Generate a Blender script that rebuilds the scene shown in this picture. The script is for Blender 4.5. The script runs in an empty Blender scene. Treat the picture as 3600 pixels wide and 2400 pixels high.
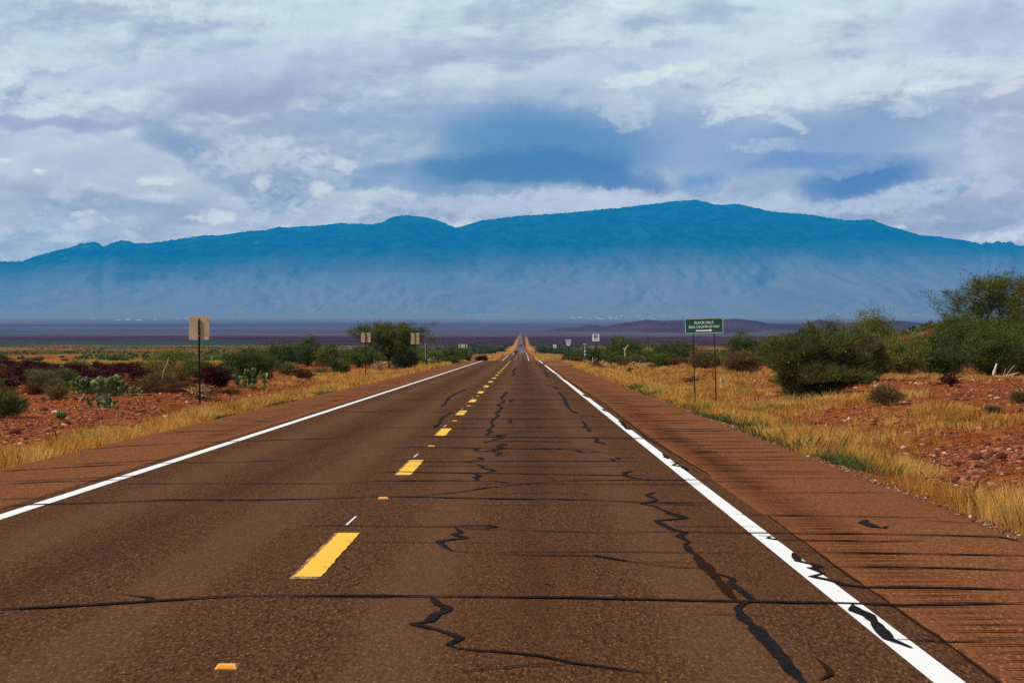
import bpy, math, random
import numpy as np
from mathutils import Vector

# ------------------------------------------------------------------ camera, world, sun, exposure
F, HY, VX, CH = 7300.0, 1017.0, 1838.0, 1.68      # focal length / horizon row / road heading column (3600 px frame), eye height
S = (1222.0 - HY) / F                             # slope of the near road
scn = bpy.context.scene
C = scn.collection
cam = bpy.data.cameras.new('camera'); camo = bpy.data.objects.new('camera', cam); C.objects.link(camo)
camo.location = (0, 0, CH)
camo.rotation_euler = Vector(((1800 - VX) / F, 1.0, -(1200 - HY) / F)).to_track_quat('-Z', 'Y').to_euler()
cam.sensor_width = 36.0; cam.lens = F / 3600 * 36
cam.clip_start = 0.1; cam.clip_end = 200000
scn.camera = camo

SUN_EL, SUN_AZ = 52.0, -112.0        # azimuth measured from the road heading (+Y), negative = left
sd = bpy.data.lights.new('sun', 'SUN'); so = bpy.data.objects.new('sun', sd); C.objects.link(so)
sd.energy = 4.4; sd.angle = math.radians(3.0); sd.color = (1.0, 0.96, 0.91)
e, a = math.radians(SUN_EL), math.radians(SUN_AZ)
sun_dir = Vector((math.sin(a) * math.cos(e), math.cos(a) * math.cos(e), math.sin(e)))
so.rotation_euler = sun_dir.to_track_quat('Z', 'Y').to_euler(); so.location = (-40, 20, 60)
scn.view_settings.view_transform = 'Standard'; scn.view_settings.look = 'None'
scn.view_settings.exposure = 0.0; scn.view_settings.gamma = 1.0
scn.cycles.use_denoising = False; scn.cycles.sample_clamp_indirect = 3.0
scn.cycles.max_bounces = 6; scn.cycles.diffuse_bounces = 3; scn.cycles.glossy_bounces = 2
scn.cycles.transparent_max_bounces = 6; scn.cycles.volume_bounces = 0

def lin(r, g, b):
    f = lambda c: (c / 255 / 12.92) if c / 255 <= 0.04045 else ((c / 255 + 0.055) / 1.055) ** 2.4
    return (f(r), f(g), f(b), 1.0)

class NT:
    """small wrapper to write node maths"""
    def __init__(s, tree): s.t = tree
    def n(s, typ, **kw):
        nd = s.t.nodes.new(typ)
        for k, v in kw.items(): setattr(nd, k, v)
        return nd
    def link(s, a, b): s.t.links.new(a, b)
    def put(s, sock, v):
        if isinstance(v, bpy.types.NodeSocket): s.t.links.new(v, sock)
        elif v is not None: sock.default_value = v
    def m(s, op, a, b=None, c=None, clamp=False):
        nd = s.n('ShaderNodeMath', operation=op, use_clamp=clamp)
        s.put(nd.inputs[0], a); s.put(nd.inputs[1], b); s.put(nd.inputs[2], c)
        return nd.outputs[0]
    def comb(s, x, y, z=0.0):
        nd = s.n('ShaderNodeCombineXYZ'); s.put(nd.inputs[0], x); s.put(nd.inputs[1], y); s.put(nd.inputs[2], z)
        return nd.outputs[0]
    def sep(s, v):
        nd = s.n('ShaderNodeSeparateXYZ'); s.put(nd.inputs[0], v); return nd.outputs
    def noise(s, v, scale, detail=5.0, rough=0.55, dist=0.0, color=False):
        nd = s.n('ShaderNodeTexNoise'); s.put(nd.inputs['Vector'], v)
        s.put(nd.inputs['Scale'], scale); nd.inputs['Detail'].default_value = detail
        nd.inputs['Roughness'].default_value = rough; nd.inputs['Distortion'].default_value = dist
        return nd.outputs['Color' if color else 'Fac']
    def vor(s, v, scale, out='Distance', feature='F1', rnd=1.0):
        nd = s.n('ShaderNodeTexVoronoi', feature=feature); s.put(nd.inputs['Vector'], v)
        nd.inputs['Scale'].default_value = scale; nd.inputs['Randomness'].default_value = rnd
        return nd.outputs[out]
    def step(s, v, lo, hi, a=0.0, b=1.0):
        nd = s.n('ShaderNodeMapRange', interpolation_type='SMOOTHSTEP'); s.put(nd.inputs[0], v)
        s.put(nd.inputs[1], lo); s.put(nd.inputs[2], hi); nd.inputs[3].default_value = a; nd.inputs[4].default_value = b
        return nd.outputs[0]
    def mix(s, f, a, b, blend='MIX'):
        nd = s.n('ShaderNodeMix', data_type='RGBA', blend_type=blend)
        s.put(nd.inputs[0], f); s.put(nd.inputs[6], a); s.put(nd.inputs[7], b)
        return nd.outputs[2]
    def vmul(s, v, xyz):
        nd = s.n('ShaderNodeVectorMath', operation='MULTIPLY'); s.put(nd.inputs[0], v); nd.inputs[1].default_value = xyz
        return nd.outputs[0]
    def vadd(s, v, w):
        nd = s.n('ShaderNodeVectorMath', operation='ADD'); s.put(nd.inputs[0], v); s.put(nd.inputs[1], w)
        return nd.outputs[0]

# ---- world: nishita sky under a procedural cloud deck
w = bpy.data.worlds.new('World'); scn.world = w; w.use_nodes = True
w.node_tree.nodes.clear(); N = NT(w.node_tree)
WS = 0.10
tc = N.n('ShaderNodeTexCoord'); D = tc.outputs['Generated']
dx, dy, dz = N.sep(D)
hor = N.m('SQRT', N.m('ADD', N.m('MULTIPLY', dx, dx), N.m('MULTIPLY', dy, dy)))
tel = N.m('DIVIDE', dz, N.m('MAXIMUM', hor, 0.001))
az = N.m('ARCTAN2', dx, dy)
U = N.m('ADD', N.m('MULTIPLY', az, F / 1000), VX / 1000)          # world azimuth, in thousandths of the frame's pixels
V = N.m('SUBTRACT', HY / 1000, N.m('MULTIPLY', tel, F / 1000))
zz = N.m('ADD', N.m('MAXIMUM', dz, 0.0), 0.045)
deck = N.comb(N.m('DIVIDE', dx, zz), N.m('DIVIDE', dy, zz), 0.0)   # the cloud deck seen in perspective
UV = N.comb(U, V, 0.0)
wr = N.noise(UV, 3.2, 6, 0.62, color=True)
wr2 = N.noise(UV, 11.0, 4, 0.6, color=True)
def warp(amp, amp2):
    a = N.n('ShaderNodeVectorMath', operation='SUBTRACT'); N.put(a.inputs[0], wr); a.inputs[1].default_value = (.5, .5, .5)
    b = N.n('ShaderNodeVectorMath', operation='SUBTRACT'); N.put(b.inputs[0], wr2); b.inputs[1].default_value = (.5, .5, .5)
    return N.vadd(N.vadd(UV, N.vmul(a.outputs[0], (amp, amp * .55, 0))), N.vmul(b.outputs[0], (amp2, amp2 * .6, 0)))
WUV = warp(0.26, 0.07); WU, WV, _ = N.sep(WUV)
WUVs = warp(0.10, 0.055); WUs, WVs, _ = N.sep(WUVs)
puff = N.noise(N.vmul(UV, (1, 1.5, 1)), 24.0, 4, .6)
def blob(cu, cv, ru, rv, tilt=0.0, soft=1.0, small=False):
    u, v = (WUs, WVs) if small else (WU, WV)
    du = N.m('SUBTRACT', u, cu); dv = N.m('SUBTRACT', v, cv)
    dv = N.m('ADD', dv, N.m('MULTIPLY', du, tilt))
    q = N.m('ADD', N.m('POWER', N.m('ABSOLUTE', N.m('DIVIDE', du, ru)), 2.0), N.m('POWER', N.m('ABSOLUTE', N.m('DIVIDE', dv, rv)), 2.0))
    if small: q = N.m('ADD', q, N.m('MULTIPLY', N.m('SUBTRACT', puff, .5), 4.6)); soft = 1.0
    return N.step(q, 1.0 + soft * .8, max(0.0, 1.0 - soft), 0.0, 1.0)
def ramp(v, stops):
    nd = N.n('ShaderNodeValToRGB'); cr = nd.color_ramp
    while len(cr.elements) < len(stops): cr.elements.new(0.5)
    for el, (p, c) in zip(cr.elements, stops): el.position = p; el.color = c
    N.put(nd.inputs[0], v); return nd.outputs[0]
base = ramp(N.m('ADD', N.m('MULTIPLY', V, 0.9), 0.02), [(0.0, lin(203, 222, 229)), (0.22, lin(193, 207, 224)), (0.42, lin(175, 187, 214)),
                  (0.62, lin(172, 184, 210)), (0.8, lin(184, 192, 222)), (1.0, lin(190, 200, 226))])
# broad streaky structure on the deck
n1 = N.noise(N.vmul(deck, (0.42, 0.13, 1)), 1.0, 6, 0.5, 0.0)
n2 = N.noise(N.vmul(UV, (1.3, 3.3, 1)), 1.0, 8, 0.55, 0.0)
n2b = N.noise(N.vadd(N.vmul(UV, (1.3, 3.3, 1)), (0.05, 0.13, 0)), 1.0, 8, 0.55, 0.0)
relief = N.m('SUBTRACT', n2, n2b)
col = N.mix(N.step(n1, 0.40, 0.66, 0, 0.55), base, lin(222, 230, 236))
col = N.mix(N.step(n2, 0.53, 0.38, 0, 0.60), col, lin(150, 163, 197))
col = N.mix(N.step(relief, 0.0, 0.13, 0, 0.45), col, lin(236, 238, 242))
col = N.mix(N.step(relief, 0.0, -0.13, 0, 0.40), col, lin(146, 158, 200))
mod = N.step(N.noise(N.vadd(N.vmul(UV, (.9, 1.8, 1)), (9, 3, 0)), 1.6, 3, .5), .40, .62, .25, 1.0)
pm_ = N.m('MULTIPLY', mod, N.step(V, .05, .35, .45, 1.0))
def puffs(off):
    nd = N.noise(N.vmul(N.vadd(WUVs, off), (2.5, 4.6, 1)), 1.0, 8, .54)
    return N.m('SUBTRACT', 1.0, N.m('MULTIPLY', N.m('ABSOLUTE', N.m('SUBTRACT', nd, .5)), 3.2))
pf = puffs((0, 0, 0)); r1 = N.m('SUBTRACT', pf, puffs((-.014, -.030, 0)))
col = N.mix(N.m('MULTIPLY', pm_, N.step(r1, -0.02, -0.22, 0, 0.45)), col, lin(234, 238, 243))
col = N.mix(N.m('MULTIPLY', pm_, N.step(r1, 0.02, 0.22, 0, 0.50)), col, lin(126, 144, 186))
# streaks of the layer low on the left
for (cu, cv, ru, rv, t, sft, cc, am) in [
    (.85, .33, .30, .06, .08, 1, (160, 162, 202), .75), (.15, .455, .38, .022, .02, 1, (150, 158, 205), .7),
    (.55, .27, .45, .04, .1, 1, (186, 190, 222), .6), (.3, .58, .5, .10, 0, 1, (194, 200, 222), .55),
    (.2, .88, .35, .07, 0, 1, (150, 176, 212), .6), (1.2, .20, .5, .05, .1, 1, (186, 192, 222), .5),
    (2.15, .24, .35, .05, .2, 1, (180, 190, 222), .5), (3.45, .55, .22, .22, 0, 1, (188, 186, 220), .5),
    (3.4, .12, .3, .12, 0, 1, (188, 188, 226), .5), (1.5, .42, .5, .05, 0, 1, (150, 168, 208), .6),
    (.67, .52, .16, .055, -.25, 1, (126, 154, 194), .8), (.75, .60, .12, .05, -.5, 1, (142, 162, 202), .6), (1.9, .52, .75, .20, 0, 1, (150, 170, 205), .8), (2.9, .58, .55, .15, .1, 1, (146, 168, 206), .7),
    (2.45, .50, .55, .10, .05, 1, (140, 164, 206), .75), (2.95, .50, .42, .10, .2, 1, (128, 156, 200), .7),
    (1.90, .51, .38, .13, -.05, 1, (92, 138, 190), .92), (1.80, .605, .38, .07, .05, .9, (74, 126, 180), .94),
    (2.10, .615, .24, .055, -.2, .9, (78, 126, 186), .88), (2.47, .64, .09, .035, 0, 1, (98, 144, 202), .7),
    (3.02, .635, .24, .065, .2, .95, (80, 126, 188), .94), (2.85, .57, .22, .03, .1, 1, (104, 142, 202), .7),
    (3.3, .66, .12, .03, .2, .7, (110, 148, 196), .6),
    (1.32, .64, .32, .045, -.1, .7, (120, 152, 196), .7), (1.7, .68, .25, .02, 0, .6, (130, 160, 200), .6)]:
    col = N.mix(N.m('MULTIPLY', blob(cu, cv, ru, rv, t, sft), am), col, lin(*cc))
for (cu, cv, ru, rv, t, sft, cc, am) in [
    (.92, .56, .17, .06, 0, .7, (212, 212, 228), .8), (1.02, .645, .09, .055, -.3, .5, (122, 148, 190), .85), (.90, .65, .06, .05, 0, .5, (120, 146, 188), .8),
    (.925, .635, .028, .024, 0, .35, (226, 228, 234), .8), (.98, .715, .05, .035, 0, .6, (116, 146, 192), .75),
    (1.13, .67, .03, .025, 0, .5, (226, 226, 232), .9), (1.22, .585, .03, .02, 0, .5, (224, 224, 232), .8),
    (1.15, .61, .07, .06, 0, .7, (205, 208, 226), .6),
    (.165, .618, .022, .009, 0, .4, (238, 236, 234), .9), (.575, .642, .055, .015, 0, .5, (226, 226, 230), .85),
    (.308, .758, .042, .012, 0, .4, (228, 228, 236), .9), (.76, .768, .07, .021, 0, .4, (232, 230, 236), .92),
    (.25, .845, .06, .012, 0, .5, (218, 220, 230), .7), (.03, .575, .05, .006, 0, .5, (232, 230, 234), .7),
    (2.02, .715, .26, .035, 0, .45, (198, 200, 228), .95), (1.75, .73, .30, .028, 0, .5, (192, 198, 226), .8), (2.2, .685, .10, .02, 0, .5, (202, 200, 228), .85),
    (2.72, .735, .35, .026, 0, .5, (188, 196, 226), .85), (3.12, .715, .18, .035, .15, .5, (192, 202, 226), .85), (3.3, .65, .12, .02, .1, .5, (196, 206, 226), .7),
    (2.62, .375, .12, .035, .35, .6, (226, 230, 236), .85), (2.92, .31, .30, .06, .1, 1, (222, 226, 234), .7),
    (2.25, .285, .10, .022, .2, .7, (230, 234, 236), .8), (2.42, .245, .07, .02, 0, .6, (232, 232, 234), .75), (2.2, .40, .08, .05, 0, .8, (212, 220, 232), .6),
    (3.2, .40, .07, .025, 0, .6, (208, 214, 234), .75), (3.5, .33, .06, .018, .4, .5, (226, 220, 232), .8), (3.42, .55, .06, .05, -.8, .6, (204, 204, 232), .6),
    (2.78, .44, .05, .02, -.5, .6, (222, 226, 234), .7), (2.7, .52, .10, .02, 0, .6, (200, 206, 228), .6), (2.55, .65, .12, .015, .1, .6, (176, 186, 214), .6),
    (3.0, .60, .09, .02, .2, .5, (160, 178, 212), .5),
    (.4, .01, .16, .03, -.1, .8, (230, 238, 240), .7), (.8, .07, .2, .03, 0, .8, (228, 236, 240), .6)]:
    col = N.mix(N.m('MULTIPLY', blob(cu, cv, ru * 1.15, rv * 1.15, t, sft, True), am * .68), col, lin(*cc))
# fine cloud texture over everything
tv = N.n('ShaderNodeVectorMath', operation='MULTIPLY'); N.link(col, tv.inputs[0]); tv.inputs[1].default_value = (.93, 1.0, .985); col = tv.outputs[0]
# sky overhead, out of view, greyed as an added cloud to weaken ambient light
col = N.mix(N.step(tel, 0.17, 0.42, 0, 1), col, (.20, .205, .225, 1))
# the air below the clouds takes its share of the light on the way in (see haze at the end)
HZ_D, HZ_TOP, HZ_C = 4.4e-5, 1750.0, (.01, .205, .47)
pth = N.m('MINIMUM', N.m('DIVIDE', HZ_TOP, N.m('MAXIMUM', dz, .004)), 40000.0)
T = N.m('POWER', 2.718281828, N.m('MULTIPLY', pth, -HZ_D))
hc = N.n('ShaderNodeVectorMath', operation='SCALE'); hc.inputs[0].default_value = HZ_C; N.put(hc.inputs[3], N.m('SUBTRACT', 1.0, T))
sb = N.n('ShaderNodeVectorMath', operation='SUBTRACT'); N.link(col, sb.inputs[0]); N.link(hc.outputs[0], sb.inputs[1])
mxv = N.n('ShaderNodeVectorMath', operation='MAXIMUM'); N.link(sb.outputs[0], mxv.inputs[0]); mxv.inputs[1].default_value = (.0, .0, .0)
gain = N.n('ShaderNodeVectorMath', operation='SCALE'); N.link(mxv.outputs[0], gain.inputs[0]); N.put(gain.inputs[3], N.m('DIVIDE', 1.0 / WS, T))
sky = N.n('ShaderNodeTexSky'); sky.sky_type = 'NISHITA'; sky.sun_disc = False
sky.sun_elevation = math.radians(SUN_EL); sky.sun_rotation = math.radians(SUN_AZ); sky.altitude = 1200
cc = N.n('ShaderNodeVectorMath', operation='SCALE'); N.link(sky.outputs[0], cc.inputs[0]); cc.inputs[3].default_value = 0.6
cover = N.step(n1, 0.30, 0.42, 0.96, 1.0)
allsky = N.mix(cover, cc.outputs[0], gain.outputs[0])
bg = N.n('ShaderNodeBackground'); N.link(allsky, bg.inputs[0]); bg.inputs[1].default_value = WS
wo = N.n('ShaderNodeOutputWorld'); N.link(bg.outputs[0], wo.inputs[0])

# ------------------------------------------------------------------ helpers
rng = np.random.default_rng(7); random.seed(7)
def X(px, d): return (px - VX) / F * d
def Zp(py, d): return CH - (py - HY) / F * d

def hash2(ix, iy, seed):
    h = (ix.astype(np.int64) * 374761393 + iy.astype(np.int64) * 668265263 + seed * 2147483647) & 0xffffffff
    h = ((h ^ (h >> 13)) * 1274126177) & 0xffffffff
    return ((h ^ (h >> 16)) & 0xffff) / 65535.0
def vnoise(x, y, seed=0):
    ix, iy = np.floor(x), np.floor(y); fx, fy = x - ix, y - iy
    fx = fx * fx * (3 - 2 * fx); fy = fy * fy * (3 - 2 * fy)
    a, b = hash2(ix, iy, seed), hash2(ix + 1, iy, seed); c, d = hash2(ix, iy + 1, seed), hash2(ix + 1, iy + 1, seed)
    return (a * (1 - fx) + b * fx) * (1 - fy) + (c * (1 - fx) + d * fx) * fy
def fbm(x, y, seed=0, octv=4, gain=.5):
    x = np.asarray(x, float); y = np.asarray(y, float); s = 0; amp = 1; t = 0
    for o in range(octv):
        s = s + amp * (vnoise(x, y, seed + o * 17) - .5); t += amp; amp *= gain; x = x * 2.03 + 11.3; y = y * 2.03 + 5.7
    return s / t * 2

def mesh(name, V, faces, mats, parent=None, smooth=False, midx=None, tint=None):
    """V (n,3); faces: (m,k) array or list of arrays"""
    V = np.asarray(V, np.float32).reshape(-1, 3)
    if isinstance(faces, np.ndarray): faces = [faces]
    fl = []
    for f in faces:
        if isinstance(f, np.ndarray) and f.ndim == 2: fl.append(f.astype(np.int32))
        else: fl.append(np.array([f], np.int32))
    tot = np.concatenate([np.full(len(f), f.shape[1], np.int32) for f in fl])
    loops = np.concatenate([f.ravel() for f in fl])
    st = np.concatenate([[0], np.cumsum(tot)[:-1]]).astype(np.int32)
    me = bpy.data.meshes.new(name)
    me.vertices.add(len(V)); me.vertices.foreach_set('co', V.ravel())
    me.loops.add(len(loops)); me.loops.foreach_set('vertex_index', loops)
    me.polygons.add(len(tot)); me.polygons.foreach_set('loop_start', st)
    if midx is not None: me.polygons.foreach_set('material_index', np.asarray(midx, np.int32))
    if smooth: me.polygons.foreach_set('use_smooth', np.ones(len(tot), bool))
    if tint is not None:
        at = me.attributes.new('tint', 'FLOAT', 'POINT'); at.data.foreach_set('value', np.asarray(tint, np.float32))
    me.update(calc_edges=True); me.validate()
    for m in (mats if isinstance(mats, (list, tuple)) else [mats]): me.materials.append(m)
    o = bpy.data.objects.new(name, me); C.objects.link(o)
    if parent is not None: o.parent = parent
    return o
def tag(o, label=None, cat=None, group=None, kind=None):
    if label: o['label'] = label
    if cat: o['category'] = cat
    if group: o['group'] = group
    if kind: o['kind'] = kind
    return o
def empty(name, loc, label, cat, group=None, rz=0):
    o = bpy.data.objects.new(name, None); C.objects.link(o); o.location = loc; o.rotation_euler = (0, 0, rz)
    o.empty_display_size = .2
    return tag(o, label, cat, group)
class MB:
    """collects polygons of any size with material slots"""
    def __init__(s): s.v = []; s.f = []; s.m = []
    def add(s, vs, fs, m=0):
        b = len(s.v); s.v += [tuple(p) for p in vs]; s.f += [[i + b for i in f] for f in fs]; s.m += [m] * len(fs); return s
    def box(s, c, size, m=0, bev=0.0):
        x, y, z = c; a, b, h = size[0] / 2, size[1] / 2, size[2] / 2
        if bev <= 0:
            vs = [(x + i * a, y + j * b, z + k * h) for k in (-1, 1) for i, j in ((-1, -1), (1, -1), (1, 1), (-1, 1))]
            return s.add(vs, [[3, 2, 1, 0], [4, 5, 6, 7], [0, 1, 5, 4], [1, 2, 6, 5], [2, 3, 7, 6], [3, 0, 4, 7]], m)
        vs = []
        for k, ins in ((-1, bev), (-1 + bev / h, 0), (1 - bev / h, 0), (1, bev)):
            vs += [(x + i * (a - ins), y + j * (b - ins), z + k * h) for i, j in ((-1, -1), (1, -1), (1, 1), (-1, 1))]
        fs = [[3, 2, 1, 0], [12, 13, 14, 15]]
        for L in range(3):
            for q in range(4): fs.append([L * 4 + q, L * 4 + (q + 1) % 4, L * 4 + 4 + (q + 1) % 4, L * 4 + 4 + q])
        return s.add(vs, fs, m)
    def tube(s, pts, rad, n=6, m=0, cap=True):
        pts = [Vector(p) for p in pts]; rings = []
        for i, p in enumerate(pts):
            t = (pts[min(i + 1, len(pts) - 1)] - pts[max(i - 1, 0)]).normalized()
            u = t.cross(Vector((.31, .95, .05))); u = u.normalized() if u.length > 1e-4 else Vector((1, 0, 0)); v = t.cross(u)
            r = rad[i] if isinstance(rad, (list, tuple)) else rad
            rings.append([p + (u * math.cos(2 * math.pi * k / n) + v * math.sin(2 * math.pi * k / n)) * r for k in range(n)])
        vs = [p for r in rings for p in r]; fs = []
        for i in range(len(pts) - 1):
            for k in range(n): fs.append([i * n + k, i * n + (k + 1) % n, (i + 1) * n + (k + 1) % n, (i + 1) * n + k])
        if cap: fs.append(list(range(n))[::-1]); fs.append([(len(pts) - 1) * n + k for k in range(n)])
        return s.add(vs, fs, m)
    def build(s, name, mats, parent=None, smooth=False):
        me = bpy.data.meshes.new(name); me.from_pydata(s.v, [], s.f)
        for m in (mats if isinstance(mats, (list, tuple)) else [mats]): me.materials.append(m)
        me.polygons.foreach_set('material_index', np.array(s.m, np.int32))
        if smooth: me.polygons.foreach_set('use_smooth', np.ones(len(s.f), bool))
        me.update()
        o = bpy.data.objects.new(name, me); C.objects.link(o)
        if parent is not None: o.parent = parent
        return o

# ---- materials
def mat(name, col, rough=.8, metal=0.0, spec=.3):
    m = bpy.data.materials.new(name); m.use_nodes = True; b = m.node_tree.nodes['Principled BSDF']
    if len(col) == 3: col = (*col, 1)
    b.inputs['Base Color'].default_value = col; b.inputs['Roughness'].default_value = rough
    b.inputs['Metallic'].default_value = metal; b.inputs['Specular IOR Level'].default_value = spec
    return m
def nmat(name, rough=.85, spec=.2):
    m = mat(name, (.5, .5, .5), rough, 0, spec); n = NT(m.node_tree); b = m.node_tree.nodes['Principled BSDF']
    return m, n, b
def pos(n): return n.n('ShaderNodeNewGeometry').outputs['Position']
def bump(n, b, h, dist, strength=1.0):
    bp = n.n('ShaderNodeBump'); bp.inputs['Strength'].default_value = strength; bp.inputs['Distance'].default_value = dist
    n.put(bp.inputs['Height'], h); n.link(bp.outputs[0], b.inputs['Normal'])
def plant_mat(name, c1, c2, c3=None, trans=.25, sc=1.3):
    """leaf colour varied per leaf, in clumps and per plant"""
    m, n, b = nmat(name, .75, .15)
    at = n.n('ShaderNodeAttribute', attribute_name='tint').outputs['Fac']
    oi = n.n('ShaderNodeObjectInfo').outputs['Random']
    cl = n.noise(pos(n), sc, 2, .5)
    k = n.m('ADD', n.m('MULTIPLY', at, .75), n.m('ADD', n.m('MULTIPLY', cl, .5), n.m('MULTIPLY', oi, .25)))
    c = n.mix(n.step(k, .35, 1.1), (*c1, 1), (*c2, 1))
    if c3: c = n.mix(n.step(at, .90, .93), c, (*c3, 1))
    n.link(c, b.inputs['Base Color'])
    if trans:
        t = n.n('ShaderNodeBsdfTranslucent'); n.link(c, t.inputs[0])
        mx = n.n('ShaderNodeMixShader'); mx.inputs[0].default_value = trans
        n.link(b.outputs[0], mx.inputs[1]); n.link(t.outputs[0], mx.inputs[2])
        n.link(mx.outputs[0], m.node_tree.nodes['Material Output'].inputs[0])
    return m

M = {}
M['post'] = mat('post_steel', (.035, .045, .035), .6, .3)
M['post_dark'] = mat('post_dark', (.015, .016, .018), .6, .2)
M['sticker'] = mat('sticker_white', (.75, .75, .75), .5)
M['sticker_ink'] = mat('sticker_ink', (.03, .06, .2), .5)
M['white'] = mat('sign_white', (.78, .79, .80), .45)
M['sgreen'] = mat('sign_green', (.002, .060, .038), .4)
M['sblack'] = mat('sign_black', (.008, .008, .010), .5)
M['sblue'] = mat('sign_blue', (.02, .04, .20), .45)
M['stan'] = mat('sign_tan', (.62, .50, .32), .5)
M['tire'] = mat('tire', (.01, .01, .01), .8)
M['glass'] = mat('car_glass', (.01, .015, .02), .15, 0, .6)
M['lampw'] = mat('lamp_lens', (.8, .8, .8), .2)
M['lampr'] = mat('lamp_red', (.4, .01, .01), .3)
# back of an aluminium sign, mottled
m, n, b = nmat('sign_back', .55, .4); p = pos(n)
n.link(n.mix(n.step(n.noise(p, 3.0, 5, .6), .35, .7), (.45, .35, .23, 1), (.34, .25, .145, 1)), b.inputs['Base Color']); b.inputs['Metallic'].default_value = .15; M['back'] = m

# asphalt (lanes) and shoulder
def asphalt(name, cA, cB, cdirt, lane):
    m, n, b = nmat(name, .9, .015); p = pos(n); x, y, z = n.sep(p)
    grit = n.noise(n.vmul(p, (1, .22, 1)), 55, 3, .8)
    grit2 = n.noise(n.vmul(p, (1, .16, 1)), 24, 4, .8)
    big = n.noise(n.vmul(p, (.5, .12, 1)), 1.1, 5, .6)
    sp = n.vor(n.vmul(p, (1, .22, 1)), 30)
    c = n.mix(n.step(grit, .36, .64), (*cA, 1), (*cB, 1))
    c = n.mix(n.step(grit2, .50, .36, 0, .55), c, (cA[0] * .45, cA[1] * .42, cA[2] * .5, 1))
    c = n.mix(n.step(sp, .24, .12, 0, .6), c, (cB[0] * 2.4, cB[1] * 2.6, cB[2] * 2.4, 1))
    c = n.mix(n.step(big, .38, .66, 0, .38), c, (*cdirt, 1))
    if lane: c = n.mix(n.step(y, 500, 1400, 0, .8), c, (.15, .10, .10, 1))  # distance haze on the far lanes, mixed into the asphalt colour
    if lane:   # two polished wheel tracks per lane and oil down the middle
        for cx in (-4.3, -2.5, -.75, 1.15):
            tr = n.step(n.m('ABSOLUTE', n.m('SUBTRACT', n.m('ADD', x, n.m('MULTIPLY', n.m('SUBTRACT', big, .5), .5)), cx)), .5, .1, 0, .30)
            c = n.mix(tr, c, (cB[0] * 1.15, cB[1] * 1.25, cB[2] * 1.4, 1))
        for cx in (-3.4, .22):
            tr = n.step(n.m('ABSOLUTE', n.m('SUBTRACT', x, cx)), .42, .05, 0, .40)
            c = n.mix(n.m('MULTIPLY', tr, n.step(n.noise(n.vmul(p, (1, .1, 1)), 1.3, 4), .35, .65)), c, (cA[0] * .75, cA[1] * .6, cA[2] * .6, 1))
    n.link(c, b.inputs['Base Color'])
    bump(n, b, n.noise(p, 60, 2, .7), .004, .7)
    return m
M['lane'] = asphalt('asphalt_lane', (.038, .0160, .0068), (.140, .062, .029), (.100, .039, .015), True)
M['shoulder'] = asphalt('asphalt_shoulder', (.135, .046, .0155), (.250, .094, .038), (.180, .058, .019), False)
m, n, b = nmat('tar_seal', .7, .03); p = pos(n)
n.link(n.mix(n.step(n.noise(n.vmul(p, (1, .4, 1)), 22, 4, .7), .45, .72, 0, .8), (.006, .0045, .005, 1), (.040, .017, .010, 1)), b.inputs['Base Color']); M['seal'] = m
M['seal2'] = mat('worn_seal', (.030, .014, .009), .9, 0, .0)
M['groove'] = mat('groove_dirt', (.030, .009, .004), .95, 0, 0)
# paint: worn edges and thin transverse wear
def paint(name, col, under, wear=.68):
    m, n, b = nmat(name, .6, .25); p = pos(n)
    wv = n.noise(n.vmul(p, (3, .55, 1)), 5, 7, .75)
    c = n.mix(n.step(wv, wear - .06, wear + .04, 0, 1), (*col, 1), (*under, 1))
    c = n.mix(n.step(n.noise(p, 25, 3, .7), .55, .8, 0, .4), c, (col[0] * .72, col[1] * .68, col[2] * .6, 1))
    n.link(c, b.inputs['Base Color']); return m
M['wpaint'] = paint('white_paint', (.84, .83, .80), (.25, .16, .11))
M['ypaint'] = paint('yellow_paint', (.88, .50, .035), (.35, .18, .03))
M['yold'] = paint('old_yellow_paint', (.50, .27, .05), (.16, .08, .03), .5)
M['mark_o'] = mat('marker_orange', (.85, .24, .015), .35)
M['mark_y'] = mat('marker_body', (.72, .42, .10), .5)

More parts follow.
